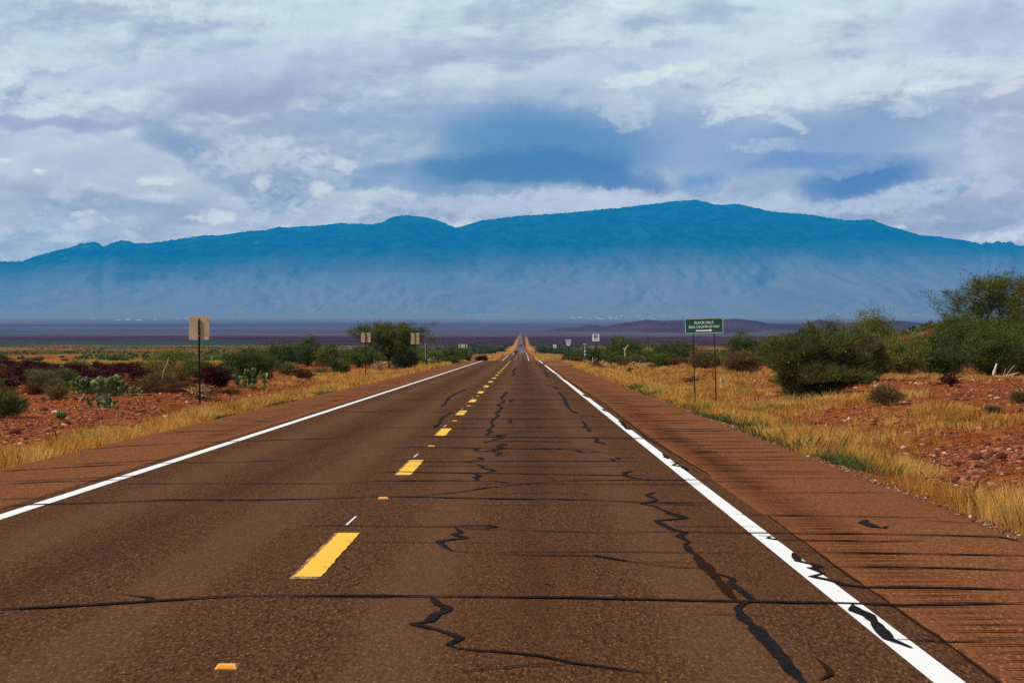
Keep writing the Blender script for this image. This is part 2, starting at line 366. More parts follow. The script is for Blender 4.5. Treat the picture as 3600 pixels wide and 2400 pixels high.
# ground
def ground_mat():
    m, n, b = nmat('desert_soil', 1.0, .0); p = pos(n); x, y, z = n.sep(p)
    d = y
    # near soil: red, stony
    g1 = n.noise(p, .35, 6, .6); g2 = n.noise(p, 3.0, 5, .65); g3 = n.noise(n.vmul(p, (1, 1, 1)), 14, 4, .7)
    soil = n.mix(n.step(g2, .35, .65), (.155, .032, .010, 1), (.33, .100, .036, 1))
    soil = n.mix(n.step(g3, .45, .2, 0, .8), soil, (.035, .007, .004, 1))
    soil = n.mix(n.step(g3, .58, .75, 0, .8), soil, (.44, .19, .08, 1))
    vs = n.vor(p, 6.0); soil = n.mix(n.m('MULTIPLY', n.step(vs, .16, .10), n.step(g2, .5, .6, 0, .5)), soil, (.42, .22, .12, 1))
    dry = n.mix(n.step(g3, .3, .7), (.26, .095, .016, 1), (.50, .23, .035, 1))
    # dry grass cover: patches near, wide beyond the crest
    cov = n.step(g1, .62, .70)
    cov = n.m('MAXIMUM', n.m('MULTIPLY', cov, n.step(d, 60, 130)), n.m('MULTIPLY', n.step(d, 200, 330), n.step(g1, .42, .56, .35, 1)))
    near = n.mix(cov, soil, dry)
    # verge: golden under the grass
    ax = n.m('ABSOLUTE', n.m('ADD', x, 1.5)); ed = n.m('ADD', ax, n.m('MULTIPLY', n.m('SUBTRACT', g2, .5), 1.2))
    verge = n.m('MULTIPLY', n.step(ed, 5.9, 6.4), n.step(ed, 8.6, 7.4))
    near = n.mix(n.m('MULTIPLY', verge, .75), near, n.mix(n.step(g3, .35, .7), (.14, .045, .010, 1), (.36, .15, .028, 1)))
    # plain beyond
    sx = n.vmul(p, (.55, 1, 1))
    h1 = n.noise(n.vmul(p, (.010, .010, 0)), 1.0, 7, .65); h2 = n.noise(n.vmul(p, (.0011, .0042, 0)), 1.0, 7, .62)
    h3 = n.noise(n.vmul(p, (.05, .022, 0)), 1.0, 5, .7)
    plain = n.mix(n.step(h3, .38, .62), (.18, .048, .010, 1), (.33, .11, .024, 1))
    plain = n.mix(n.step(h1, .52, .62, 0, .7), plain, (.13, .11, .022, 1))
    plain = n.mix(n.step(h3, .50, .72, 0, .55), plain, (.10, .085, .022, 1))
    # band of yellow green at a few hundred metres on the left
    bl = n.m('MULTIPLY', n.m('MULTIPLY', n.step(d, 190, 240), n.step(d, 470, 330)), n.step(n.m('ADD', x, n.m('MULTIPLY', d, .11)), -2, -12))
    near = n.mix(n.m('MULTIPLY', bl, .85), near, n.mix(n.step(h3, .35, .7), (.14, .12, .015, 1), (.30, .22, .025, 1)))
    c = n.mix(n.step(d, 420, 620), near, plain)
    rust = n.m('MULTIPLY', n.m('MULTIPLY', n.step(x, 48, 70), n.step(d, 250, 330)), n.step(d, 1100, 800))
    c = n.mix(n.m('MULTIPLY', rust, .9), c, n.mix(n.step(h3, .35, .68), (.105, .022, .006, 1), (.24, .070, .018, 1)))
    dn0 = n.m('MULTIPLY', n.m('MULTIPLY', n.step(ax, 4.8, 5.6), n.step(ax, 13, 8.5)), n.m('MULTIPLY', n.step(d, 320, 600), n.step(d, 5200, 3800)))
    # dark creosote flats 2.4 - 6.6 km, purple brown with streaks
    dn = n.m('ADD', d, n.m('MULTIPLY', n.m('SUBTRACT', h2, .5), 900))
    dark = n.mix(n.step(h2, .36, .64), (.042, .006, .010, 1), (.078, .018, .018, 1))
    dark = n.mix(n.m('MULTIPLY', n.step(n.noise(n.vmul(p, (.0012, .0035, 0)), 1.0, 6, .6), .54, .64), .8), dark, (.105, .028, .036, 1))
    dark = n.mix(n.m('MULTIPLY', n.m('MULTIPLY', n.step(dn, 3800, 3000), n.step(n.m('ADD', x, n.m('MULTIPLY', d, .12)), 20, -60)), .75), dark, (.022, .070, .040, 1))
    dark = n.mix(n.step(dn, 4300, 5200), dark, n.mix(n.step(h2, .4, .6), (.075, .055, .060, 1), (.12, .085, .085, 1)))
    c = n.mix(n.step(dn, 2150, 2600), c, dark)
    c = n.mix(n.m('MULTIPLY', dn0, .85), c, (.46, .20, .035, 1))
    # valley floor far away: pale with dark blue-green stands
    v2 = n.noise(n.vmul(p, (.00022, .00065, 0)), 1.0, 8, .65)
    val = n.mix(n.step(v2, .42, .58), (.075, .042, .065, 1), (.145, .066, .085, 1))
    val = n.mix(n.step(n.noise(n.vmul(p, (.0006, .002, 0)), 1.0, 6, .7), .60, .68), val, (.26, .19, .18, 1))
    val = n.mix(n.step(d, 11000, 24500, 0, .95), val, (.38, .29, .26, 1))  # pale mist before the mountain foot, mixed into the ground colour
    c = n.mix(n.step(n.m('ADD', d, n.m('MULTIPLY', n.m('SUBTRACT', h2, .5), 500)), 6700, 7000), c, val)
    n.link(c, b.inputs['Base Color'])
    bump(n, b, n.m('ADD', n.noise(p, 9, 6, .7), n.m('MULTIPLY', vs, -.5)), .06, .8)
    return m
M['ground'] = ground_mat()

# ------------------------------------------------------------------ terrain
KN = [(-60, 60 * S), (0, 0), (262, -S * 262), (277, -7.82), (300, -8.75), (350, -11.0), (420, -13.9), (500, -16.3), (560, -17.65), (610, -19.0),
      (700, -21.15), (790, -23.25), (850, -25.45), (950, -28.9), (1050, -31.75), (1100, -32.6), (1300, -37.7), (1700, -47.5), (2100, -56.7), (2570, -67.7),
      (3300, -81.5), (4300, -98.5), (5300, -113.2), (6600, -131.3), (7400, -150), (8600, -174), (12000, -208.7), (18000, -264.6), (25000, -316.8), (30000, -352), (60000, -420)]
KB = [k for k in KN if k[0] not in (300, 350, 420, 500, 560, 850, 950, 1050)]
kx, kz = np.array(KN, float).T; bx_, bz_ = np.array(KB, float).T
def zr(y): return np.interp(y, kx, kz)
def xc(y): return np.interp(y, [0, 250, 627, 1100, 6600, 60000], [0, 0, -.5, 0, -5, -5])     # small drift of the road
EL, ER, PL, PR = -5.18, 2.14, -7.2, 4.32       # edge lines and edges of pavement
def sm(t, a, b):
    t = np.clip((t - a) / (b - a), 0, 1); return t * t * (3 - 2 * t)
def H(x, y):
    x = np.asarray(x, float); y = np.asarray(y, float); x, y = np.broadcast_arrays(x, y)
    xr = x - xc(y); r = zr(y); b = np.interp(y, bx_, bz_)
    off = np.maximum(PL - xr, xr - PR)                       # distance outside the pavement
    out = np.maximum(off, 0)
    w = sm(off, .3, 4.5)
    z = r * (1 - w) + b * w
    z = z - .05 * sm(off, -.25, .15) - .05
    z = z - .22 * sm(off, .1, 1.6) * (1 - sm(off, 2.2, 5.5)) * (1 - sm(y, 240, 300))
    sc = sm(off, 0.2, 3)
    z = z + sc * (fbm(x / 7, y / 7, 3) * .16 + fbm(x / 1.3, y / 1.3, 9, 3) * .07 * (y < 400))
    z = z + sm(out, 10, 80) * fbm(x / 90, y / 130, 21) * np.clip(y / 900, 0, 1) * 2.2
    z = z + (x > 0) * sm(out, 3, 9) * .28 * (1 - sm(y, 90, 160))
    z = z + 9.6 * np.exp(-((x - 112) / 27.) ** 2 - ((y - 500) / 110.) ** 2)
    return z
def hz(x, y): return float(H(x, y))

ys = [-14.0]
while ys[-1] < 40500: ys.append(ys[-1] + max(.35, abs(ys[-1]) * .013))
ys = np.unique(np.concatenate([ys, kx[(kx > -14) & (kx < 41000)]]))
keep = [ys[0]]
knots = set(kx.tolist())
for v in ys[1:]:
    if v - keep[-1] < .12 and v not in knots: continue
    keep.append(v)
ys = np.array(keep)
xs = [0.0]
while xs[-1] < 17000: xs.append(xs[-1] + (.32 if xs[-1] < 13 else xs[-1] * .045))
xs = np.array(xs); xs = np.unique(np.concatenate([-xs, xs])) - 1.44
GX, GY = np.meshgrid(xs, ys)
GZ = H(GX, GY)
# under the pavement the sheet stays clear of the road sheets
nx, ny = len(xs), len(ys)
idx = np.arange(nx * ny).reshape(ny, nx)
q = np.stack([idx[:-1, :-1], idx[:-1, 1:], idx[1:, 1:], idx[1:, :-1]], -1).reshape(-1, 4)
under = (GX - xc(GY) > np.where(GY > 1250, EL, PL) - .2) & (GX - xc(GY) < np.where(GY > 1250, ER, PR) + .2)
GZ = np.where(under, zr(GY) - .10 - np.clip(GY / 2000, 0, .6), GZ)
g = mesh('ground', np.stack([GX, GY, GZ], -1), q, M['ground'], smooth=True); tag(g, kind='structure')

def strip(name, x0, x1, y0, y1, lift, mtl, parent=None, kind='structure', yy=None):
    """a sheet on the road profile between two offsets"""
    y = ys[(ys > y0) & (ys < y1)] if yy is None else yy
    y = np.unique(np.concatenate([[y0], y, [y1]]))
    a = np.stack([x0 + xc(y), y, zr(y) + lift], -1); c = np.stack([x1 + xc(y), y, zr(y) + lift], -1)
    n_ = len(y); Vv = np.concatenate([a, c]); i = np.arange(n_ - 1)
    f = np.stack([i, i + n_, i + n_ + 1, i + 1], -1)
    o = mesh(name, Vv, f, mtl, parent)
    if kind: o['kind'] = kind
    return o
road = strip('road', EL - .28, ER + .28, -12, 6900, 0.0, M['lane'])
shl = strip('road_shoulder', PL, EL - .28, -12, 1250, 0.0, M['shoulder'])
shr = strip('road_shoulder', ER + .28, PR, -12, 1250, 0.0, M['shoulder'])
# ragged edge of the pavement: short skirts with a broken outline
def edge_skirt(xe, sgn):
    y = np.arange(-2, 270, .22); n_ = len(y)
    o_ = .10 + .10 * fbm(y / 1.7, y * 0, 31 if sgn > 0 else 37) + .05 * rng.random(n_)
    a = np.stack([np.full(n_, xe), y, zr(y) + .0], -1)
    b_ = np.stack([xe + sgn * o_, y, zr(y) - .035], -1)
    i = np.arange(n_ - 1); f = np.stack([i, i + n_, i + n_ + 1, i + 1], -1)
    if sgn < 0: f = f[:, ::-1]
    return np.concatenate([a, b_]), f
for par, xe, sg in ((shl, PL, -1), (shr, PR, 1)):
    v_, f_ = edge_skirt(xe, sg); mesh('broken_edge', v_, f_, M['shoulder'], par)
# side road apron on the right near the crest
yy = np.arange(196, 236, 1.5); ap = []
for v in yy:
    hw = 17 * 0.5; t = abs(v - 215) / 20
    ap.append((PR + .0, v, zr(v) - .004)); ap.append((PR + 1.25 * (1 - t ** 3), v, zr(v) - .004))
n_ = len(yy); f = np.array([[2 * i, 2 * i + 1, 2 * i + 3, 2 * i + 2] for i in range(n_ - 1)])
tag(mesh('side_road', np.array(ap), f, M['shoulder']), kind='structure')

# painted lines
strip('edge_line', EL - .08, EL + .08, -12, 1250, .004, M['wpaint'], road, None)
strip('edge_line', ER - .08, ER + .08, -12, 201, .004, M['wpaint'], road, None)
strip('edge_line', ER - .08, ER + .08, 222, 1250, .004, M['wpaint'], road, None)
yy = np.array([0, 1.])
v_ = [(ER + .3, 205, zr(205) + .012), (ER + 2.6, 205, zr(205) + .012), (ER + 2.6, 205.7, zr(205.7) + .012), (ER + .3, 205.7, zr(205.7) + .012)]
mesh('stop_line', np.array(v_), np.array([[0, 1, 2, 3]]), M['wpaint'], road)
CX = -1.575
for k in range(-1, 24):
    y0 = 15.15 + 12.2 * k; y1 = y0 + 3.6; wd = .098
    yl = np.linspace(y0, y1, 26); jl = .003 * rng.standard_normal(26); jr = .003 * rng.standard_normal(26)
    a_ = np.stack([CX - wd + jl, yl, zr(yl) + .006], -1); b_ = np.stack([CX + wd + jr, yl, zr(yl) + .006], -1)
    i = np.arange(25); f = np.stack([i, i + 26, i + 27, i + 1], -1)
    cd = mesh('centre_dash', np.concatenate([a_, b_]), f, M['ypaint'], road)
    yl2 = np.linspace(y0 - .12, y1 - .03, 26)
    a_ = np.stack([CX - wd - .028 + jr, yl2, zr(yl2) + .003], -1); b_ = np.stack([CX + wd - .01 + jl, yl2, zr(yl2) + .003], -1)
    mesh('old_paint', np.concatenate([a_, b_]), f, M['yold'], cd)
    if k < 8:
        t0 = y1 + .85; v_ = [(CX - .105, t0, zr(t0) + .004), (CX - .085, t0, zr(t0) + .004), (CX - .075, t0 + 1.0, zr(t0 + 1) + .004), (CX - .095, t0 + 1.0, zr(t0 + 1) + .004)]
        mesh('layout_tick', np.array(v_), np.array([[0, 1, 2, 3]]), M['wpaint'], road)
strip('centre_line', CX - .07, CX + .07, 320, 1250, .004, M['yold'], road, None)

# sealed cracks, laid on the near road plane
CROPS = {'A': (1300, 1250, 1.96), 'B': (0, 1500, 1.809), 'Q': (1300, 1800, 2.352), 'D': (2200, 1800, 1.68), 'O': (0, 0, .65333)}
CRK = [
 ('A', .055, [(945,250),(905,295),(925,318),(880,345),(915,357),(870,400),(890,410),(850,440),(830,470),(852,480),(815,520),(842,527),(790,550),(950,548),(860,560),(930,566),(780,600),(835,602)]),
 ('A', .045, [(880,605),(940,614),(870,627),(940,641),(840,662),(905,674),(860,690),(925,696)]),
 ('A', .055, [(680,640),(748,645),(718,655),(790,665),(900,642)]),
 ('A', .05, [(720,700),(790,710),(732,706),(778,720),(640,733),(720,745)]),
 ('A', .05, [(725,750),(790,765),(770,775),(870,795),(800,808),(700,812)]),
 ('A', .06, [(700,812),(762,830),(715,845),(750,855),(720,865)]),
 ('A', .055, [(130,640),(300,632),(600,635),(700,638),(850,635),(1050,645),(1300,645),(1450,655),(1620,665)]),
 ('A', .055, [(130,733),(400,733),(640,733),(900,730),(1200,728),(1500,730),(1850,731)]),
 ('A', .055, [(30,810),(200,803),(400,808),(700,812),(1000,815),(1200,820),(1600,827),(1900,825)]),
 ('A', .055, [(0,868),(300,865),(600,865),(850,868),(1050,888)]),
 ('A', .05, [(330,975),(600,945),(800,915),(1000,895),(1150,880),(1300,870),(1500,862),(1950,860),(2352,858)]),
 ('A', .06, [(0,978),(330,978),(600,985),(900,990),(1300,993),(1600,1000),(1850,1015),(2352,1018)]),
 ('A', .045, [(1880,1026),(2352,1035)]),
 ('A', .055, [(240,560),(400,558),(700,560),(1000,565),(1300,568),(1700,572),(2000,573),(2352,578)]),
 ('A', .045, [(430,502),(700,503),(830,500)]), ('A', .045, [(520,470),(830,470)]),
 ('A', .045, [(560,442),(850,440),(1200,440),(1480,435)]), ('A', .045, [(0,373),(200,378),(500,372),(760,370),(900,365),(1300,372)]),
 ('A', .055, [(780,595),(1000,592),(1400,595)]), ('A', .045, [(900,520),(1100,524),(1350,524)]), ('A', .045, [(950,495),(1240,495)]),
 ('A', .06, [(570,390),(540,402),(490,435),(482,470),(440,500)]),
 ('A', .055, [(665,232),(600,260),(545,290),(520,330),(490,355)]),
 ('A', .06, [(1300,250),(1338,290),(1352,330),(1378,370),(1400,385),(1432,402)]),
 ('A', .06, [(1465,450),(1490,480),(1480,492),(1520,510),(1500,516),(1530,526)]),
 ('A', .06, [(1540,560),(1572,575),(1560,595),(1625,612)]),
 ('A', .06, [(1845,708),(1700,705),(1720,715),(1660,715),(1700,729)]),
 ('A', .06, [(1835,795),(1760,810),(1762,830),(1830,850),(1950,860)]),
 ('A', .055, [(1970,942),(1912,965),(1960,985),(1980,1000),(1880,1025),(1970,1040),(2060,1090),(2190,1125),(1972,1140),(2010,1176)]),
 ('A', .05, [(1190,105),(1212,120),(1235,150)]), ('A', .05, [(1005,85),(985,110),(1000,120),(980,140)]), ('A', .05, [(1215,200),(1270,215),(1300,232)]),
 ('A', .05, [(930,435),(975,445),(960,460),(985,470)]), ('A', .055, [(1000,300),(960,312),(985,320)]), ('A', .025, [(1225,840),(1282,860)]),
 ('A', .06, [(1470,268),(1490,280),(1512,290)]), ('A', .06, [(1600,368),(1620,380),(1642,388)]), ('A', .08, [(1722,450),(1745,470),(1760,490),(1795,512)]),
 ('A', .06, [(2015,680),(2040,700),(2055,716)]), ('A', .08, [(2070,735),(2122,745),(2090,757),(2150,770),(2192,792)]),
 ('A', .022, [(1250,110),(1430,215),(1620,330),(1900,560),(2352,835)]),
 ('A', .045, [(1400,655),(1500,675),(1600,662)]),
 ('D', .08, [(400,250),(450,310),(520,380),(590,455),(655,530)]),
 ('D', .06, [(240,0),(357,40),(180,55),(270,105),(357,125),(315,145),(370,180),(345,195),(400,250)]),
 ('D', .07, [(560,372),(640,400),(620,430),(700,480),(762,530),(700,548),(660,580),(700,640),(762,690)]),
 ('D', .081, [(700,640),(780,700),(850,775),(905,840),(965,920),(1045,1000),(1080,1030)]),
 ('D', .035, [(525,185),(420,188),(350,180)]),
 ('O', .07, [(-60,1406),(0,1403),(180,1395),(340,1385),(560,1372),(750,1372),(1000,1373),(1300,1375),(1600,1382),(1925,1387),(2080,1392),(2352,1388),(2420,1389)]),
 ('D', .082, [(1330,545),(1362,590),(1440,622),(1490,680),(1550,760),(1612,782),(1692,812)]),
 ('D', .05, [(1612,762),(1800,768),(1950,775),(2352,770),(2440,770)]),
 ('D', .065, [(990,245),(1030,295),(1120,315),(1152,330),(1100,336),(1167,370),(1100,388),(1200,410),(1300,435),(1420,450),(1640,450),(2352,462),(2440,462)]),
 ('D', .05, [(990,245),(1100,240),(1500,245),(2352,260),(2440,260)]), ('D', .06, [(1150,325),(1700,330),(2352,350),(2440,350)]),
 ('D', .045, [(0,120),(400,122),(900,128),(1500,133),(1900,140),(2200,150),(2352,180),(2440,180)]),
 ('D', .06, [(790,143),(862,150),(840,160),(900,170),(1200,172),(1500,178),(1770,170)]),
 ('D', .045, [(650,18),(1000,25),(1500,32),(1850,38)]), ('D', .04, [(1750,48),(1900,58),(2100,70)]),
 ('D', .085, [(1380,45),(1422,50),(1400,65),(1480,92),(1530,98),(1555,88)]),
 ('D', .04, [(0,298),(100,302),(450,302)]), ('D', .04, [(100,312),(300,330),(580,337)]),
 ('D', .05, [(400,615),(600,616),(860,621)]), ('D', .03, [(1110,870),(1180,920),(1215,970),(1160,1000),(1070,1005)]),
 ('D', .045, [(1560,562),(1830,567)]), ('D', .02, [(840,22),(1100,215),(1400,440),(1580,560),(1900,780),(2352,1140),(2440,1140)]),
 ('Q', .07, [(500,712),(562,780),(632,800),(620,830),(540,860),(480,920),(360,940),(430,960),(560,990),(680,1030),(742,1060),(690,1090),(640,1115),(700,1135)]),
 ('Q', .06, [(700,1135),(850,1155),(1100,1170),(1400,1200),(1700,1265),(1850,1285),(2352,1355)]),
 ('Q', .06, [(750,1335),(1000,1310),(1300,1285),(1650,1275)]),
 ('Q', .04, [(0,125),(640,128),(780,120),(980,118),(1042,130),(900,145),(700,130)]),
 ('Q', .055, [(690,130),(762,175),(690,190),(802,220),(570,250),(620,290),(670,325),(900,352)]),
 ('Q', .045, [(900,352),(1300,365),(1850,370),(2000,395),(2200,430),(2352,445)]),
 ('Q', .035, [(760,150),(1200,155),(1600,168),(2000,178),(2300,190)]), ('Q', .03, [(1340,592),(1430,598),(1500,630)]),
 ('B', .06, [(750,1078),(870,1090),(942,1100),(910,1130)]),
 ('B', .055, [(-60,512),(0,512),(240,500),(700,487),(1050,472),(1500,473),(2000,465),(2352,450),(2440,450)]),
 ('B', .05, [(-60,468),(0,468),(290,455)]), ('B', .05, [(-60,355),(0,355),(400,338),(870,315),(980,310)]), ('B', .05, [(-60,372),(0,372),(300,355),(780,342)]),
 ('B', .06, [(-60,287),(0,287),(400,262),(850,240)]), ('B', .04, [(850,240),(1000,235),(1500,228),(1800,215)]), ('B', .05, [(450,242),(800,228),(1080,205)]),
 ('B', .05, [(500,152),(800,125),(1200,105)]), ('B', .05, [(1200,105),(1600,92),(2180,75)]),
 ('B', .045, [(1900,640),(2100,633),(2352,637),(2440,637)]), 
 ('B', .03, [(2185,360),(2352,350),(2440,350)]), ('B', .05, [(1000,45),(1300,28),(1500,20)]), ('B', .03, [(550,460),(620,463)]),
 ('Q', .05, [(-1300,1240),(-1255,1238),(-1215,1245)]),
]
def ribbon(pts, wd, seed, lift=.008, wvar=.45, jit=1.0):
    P = [np.array(pts[0], float)]
    for a_, b_ in zip(pts[:-1], pts[1:]):
        a_, b_ = np.array(a_, float), np.array(b_, float); L = np.linalg.norm(b_ - a_); k = max(1, int(L / .12))
        for t in range(1, k + 1): P.append(a_ + (b_ - a_) * t / k)
    P = np.array(P); n_ = len(P); s = np.arange(n_) * .12
    P[:, 0] += jit * .022 * fbm(s * 1.3, s * 0 + seed, 5, 3); P[:, 1] += jit * .045 * fbm(s * .9, s * 0 + seed * 1.7, 8, 4)
    T = np.gradient(P, axis=0) if n_ > 1 else np.array([[1, 0.]]); T /= np.maximum(np.linalg.norm(T, axis=1, keepdims=True), 1e-6)
    # smooth the direction
    for _ in range(2): T[1:-1] = (T[:-2] + T[1:-1] * 2 + T[2:]) / 4
    T /= np.maximum(np.linalg.norm(T, axis=1, keepdims=True), 1e-6)
    Nn = np.stack([-T[:, 1], T[:, 0]], -1)
    hw = wd / 2 * (1 + wvar * fbm(s * 2.2, s * 0 + seed, 77, 3) * 1.6 + .35 * fbm(s * 7, s * 0 + seed, 78, 2))
    hw = np.maximum(hw, .004); end = np.minimum(np.arange(n_), np.arange(n_)[::-1]); hw *= np.clip(.25 + end * .25, 0, 1)
    ay = 1 + np.clip(P[:, 1] - 12, 0, 60) / 16; Nn = Nn * np.stack([1 + np.clip(P[:, 1] - 30, 0, None) / 60, ay], -1)
    a_ = P + Nn * hw[:, None]; b_ = P - Nn * hw[:, None]
    za = -S * a_[:, 1] + lift; zb = -S * b_[:, 1] + lift
    Vv = np.concatenate([np.column_stack([a_, za]), np.column_stack([b_, zb])])
    i = np.arange(n_ - 1); f = np.stack([i, i + n_, i + n_ + 1, i + 1], -1)
    return Vv, f
def px2road(px, py):
    d = CH * F / (py - 1222.0); return (X(px, d), d)
for i, (cr, wd, pts) in enumerate(CRK):
    ox, oy, sc = CROPS[cr]
    P = [px2road(ox + a_ / sc, oy + b_ / sc) for a_, b_ in pts]
    v_, f_ = ribbon(P, wd, i * 3.1, .008 + .0004 * (i % 7))
    mesh('crack_seal', v_, f_, M['seal2'] if wd in (.08, .014, .022, .02, .03) else M['seal'], road)
# fine transverse cracks across the shoulders and lanes: one surface mesh each
def many(name, segs, mtl, parent, jit=1.0):
    Vs, Fs, b0 = [], [], 0
    for i, (x0, x1, y, wd) in enumerate(segs):
        v_, f_ = ribbon([(x0, y), ((x0 + x1) / 2, y + jit * random.uniform(-.08, .08)), (x1, y + jit * random.uniform(-.15, .15))], wd, i * 1.37, .010 + .0003 * (i % 5), jit=jit)
        Vs.append(v_); Fs.append(f_ + b0); b0 += len(v_)
    o = mesh(name, np.concatenate(Vs), np.concatenate(Fs), mtl, parent); o['kind'] = 'stuff'; return o
segs = []; y = 24.0
while y < 195:
    x0 = random.uniform(2.2, 3.0); x1 = random.uniform(3.0, 4.3)
    segs.append((x0, x1 if random.random() < .6 else 4.3, y, random.uniform(.028, .055))); y += random.uniform(.3, 1.15) * (1 + y / 60)
many('transverse_cracks', segs, M['seal'], shr)
segs = []; y = 40.0
while y < 150:
    segs.append((random.uniform(-7.2, -6.6), random.uniform(-6.2, -5.3), y, random.uniform(.02, .04))); y += random.uniform(.5, 2.2)
many('transverse_cracks', segs, M['seal'], shl)
segs = []; y = 17.0
while y < 210:
    x0 = random.choice([-1.4, -.9, -.5, .2, .9]) + random.uniform(-.3, .3); L = random.uniform(.5, 2.4)
    segs.append((x0, min(x0 + L, 2.3), y, random.uniform(.012, .026))); y += random.uniform(.5, 1.9)
for y in (25.5, 29.3, 34.4, 38.8, 43.5, 49, 54, 61, 67, 76, 84, 95, 108, 126):
    segs.append((random.choice([-5.0, -3.2, -1.9, -1.7]), random.choice([2.1, 2.3, 1.6]), y, random.uniform(.024, .04)))
many('transverse_cracks', segs, M['seal'], road)
segs = []; y = 10.5
while y < 120:
    if random.random() > (y - 50) / 90: segs.append((2.47 + random.uniform(-.02, .05), 3.13 + random.uniform(-.08, .04) + (0 if y < 45 else random.uniform(-.2, .5)), y, .045 if y < 30 else max(.018, .045 - (y - 30) * .0006)))
    y += .29 * (1 + max(0, y - 40) / 60)
many('rumble_grooves', segs, M['groove'], shr, .12)
segs = []; y = 38
while y < 120:
    if random.random() > (y - 50) / 90: segs.append((-6.15 + random.uniform(-.04, .1), -5.6 + random.uniform(-.1, .04), y, .028))
    y += .29 * (1 + max(0, y - 40) / 60)
many('rumble_grooves', segs, M['groove'], shl, .12)

# raised pavement markers on the centre line
for k in range(7):
    y = 10.85 + 12.2 * k
    o = empty('pavement_marker', (CX + .02, y, zr(y) + .002), 'orange raised reflector on the centre line, ' + ['nearest to the viewer at the bottom edge', 'second one up, past the nearest yellow dash', 'third one up from the bottom edge', 'fourth from the bottom edge', 'fifth from the bottom edge', 'sixth from the bottom edge', 'seventh and farthest one'][k], 'road marker', 'raised reflectors along the centre line')
    mb = MB(); a_, c_, h_ = .058, .05, .018
    mb.add([(-a_, -c_, 0), (a_, -c_, 0), (a_, c_, 0), (-a_, c_, 0), (-a_ * .78, -c_ * .45, h_), (a_ * .78, -c_ * .45, h_), (a_ * .78, c_ * .45, h_), (-a_ * .78, c_ * .45, h_)],
           [[3, 2, 1, 0], [4, 5, 6, 7], [0, 1, 5, 4], [1, 2, 6, 5], [2, 3, 7, 6], [3, 0, 4, 7]])
    mb.build('marker_body', M['mark_y'], o)
    mb = MB(); mb.add([(-a_ * .8, -c_ * .93 - .002, .004), (a_ * .8, -c_ * .93 - .002, .004), (a_ * .66, -c_ * .5 - .002, h_ * .93), (-a_ * .66, -c_ * .5 - .002, h_ * .93)], [[0, 1, 2, 3]])
    mb.build('reflector', M['mark_o'], o)

# ------------------------------------------------------------------ mountains and hills
def ridge_mesh(name, trace, scale, dr, d0, mtl, azpad, z0f, seed, rough, nr=70, na=520, yofs=0, spur=1.0):
    """heightfield: crest from a traced skyline at distance dr, foot at d0"""
    px = np.array([t[0] for t in trace]) * scale; py = np.array([t[1] for t in trace]) * scale
    A = (px - VX) / F; lo, hi = A.min() - azpad, A.max() + azpad
    aa = np.linspace(lo, hi, na); crest = np.interp(aa, A, py)
    t = np.concatenate([np.linspace(0, 1, nr), [1.06, 1.15]])
    AA, TT = np.meshgrid(aa, t)
    Dn = d0 + (dr - d0) * TT
    xx = AA * Dn; yy = Dn
    zc = CH - (np.broadcast_to(crest, AA.shape) + yofs - HY) / F * dr
    zf = z0f(Dn)
    L = (dr - d0)
    # ridged spurs running down from the crest
    u = xx / L; v = TT
    wv = fbm(u * 2.2, v * 1.5, seed, 4) * .35
    rid = 1 - np.abs(fbm((u + wv * .5) * 7, v * 2.2, seed + 5, 5, .55)) * 2
    rid2 = 1 - np.abs(fbm((u + wv) * 22, v * 9, seed + 9, 4, .6)) * 2
    prof = np.where(TT <= 1, TT ** 1.35, 1 - (TT - 1) * 2.5)
    body = np.clip(prof + spur * (rid * .14 + rid2 * .05) * np.clip(TT * (1 - TT) * 4, 0, 1) ** .8, 0, 1)
    body = np.where(TT < .999, np.minimum(body, .25 + .75 * TT), body)
    small = rough * fbm(AA * 900, TT * 40, seed + 2, 4) * np.clip(1 - np.abs(TT - 1) * 6, 0, 1) * 0
    z = zf + (zc - zf) * body + small
    ci = nr - 1
    z[ci] += rough * fbm(aa * 1400, aa * 0, seed + 4, 4)
    n2_, n1_ = AA.shape; idx = np.arange(n1_ * n2_).reshape(n2_, n1_)
    q = np.stack([idx[:-1, :-1], idx[:-1, 1:], idx[1:, 1:], idx[1:, :-1]], -1).reshape(-1, 4)
    return tag(mesh(name, np.stack([xx, yy, z], -1), q, mtl, smooth=True), kind='structure')
MT = [(-400,640),(-200,622),(0,600),(50,600),(75,590),(100,583),(125,576),(160,568),(185,560),(215,555),(226,558),(237,566),(255,558),(280,552),(296,553),(310,560),(325,557),(340,559),(400,550),(440,545),(470,540),(500,541),(540,535),(580,530),(615,528),(640,521),(655,523),(690,520),(730,518),(760,515),(785,512),(810,514),(860,515),(875,512),(890,504),(905,498),(925,495),(945,495),(985,500),(1020,512),(1048,523),(1060,521),(1100,508),(1150,501),(1190,496),(1230,494),(1300,489),(1345,485),(1390,480),(1430,477),(1470,472),(1510,468),(1540,463),(1570,461),(1595,459),(1615,463),(1640,470),(1665,471),(1690,468),(1715,473),(1760,484),(1800,489),(1850,492),(1900,500),(1940,506),(1970,506),(2000,504),(2020,512),(2040,520),(2080,530),(2110,541),(2150,543),(2180,547),(2210,552),(2240,557),(2252,561),(2262,555),(2275,560),(2290,553),(2300,558),(2312,556),(2322,554),(2328,562),(2352,566),(2500,585),(2700,612)]
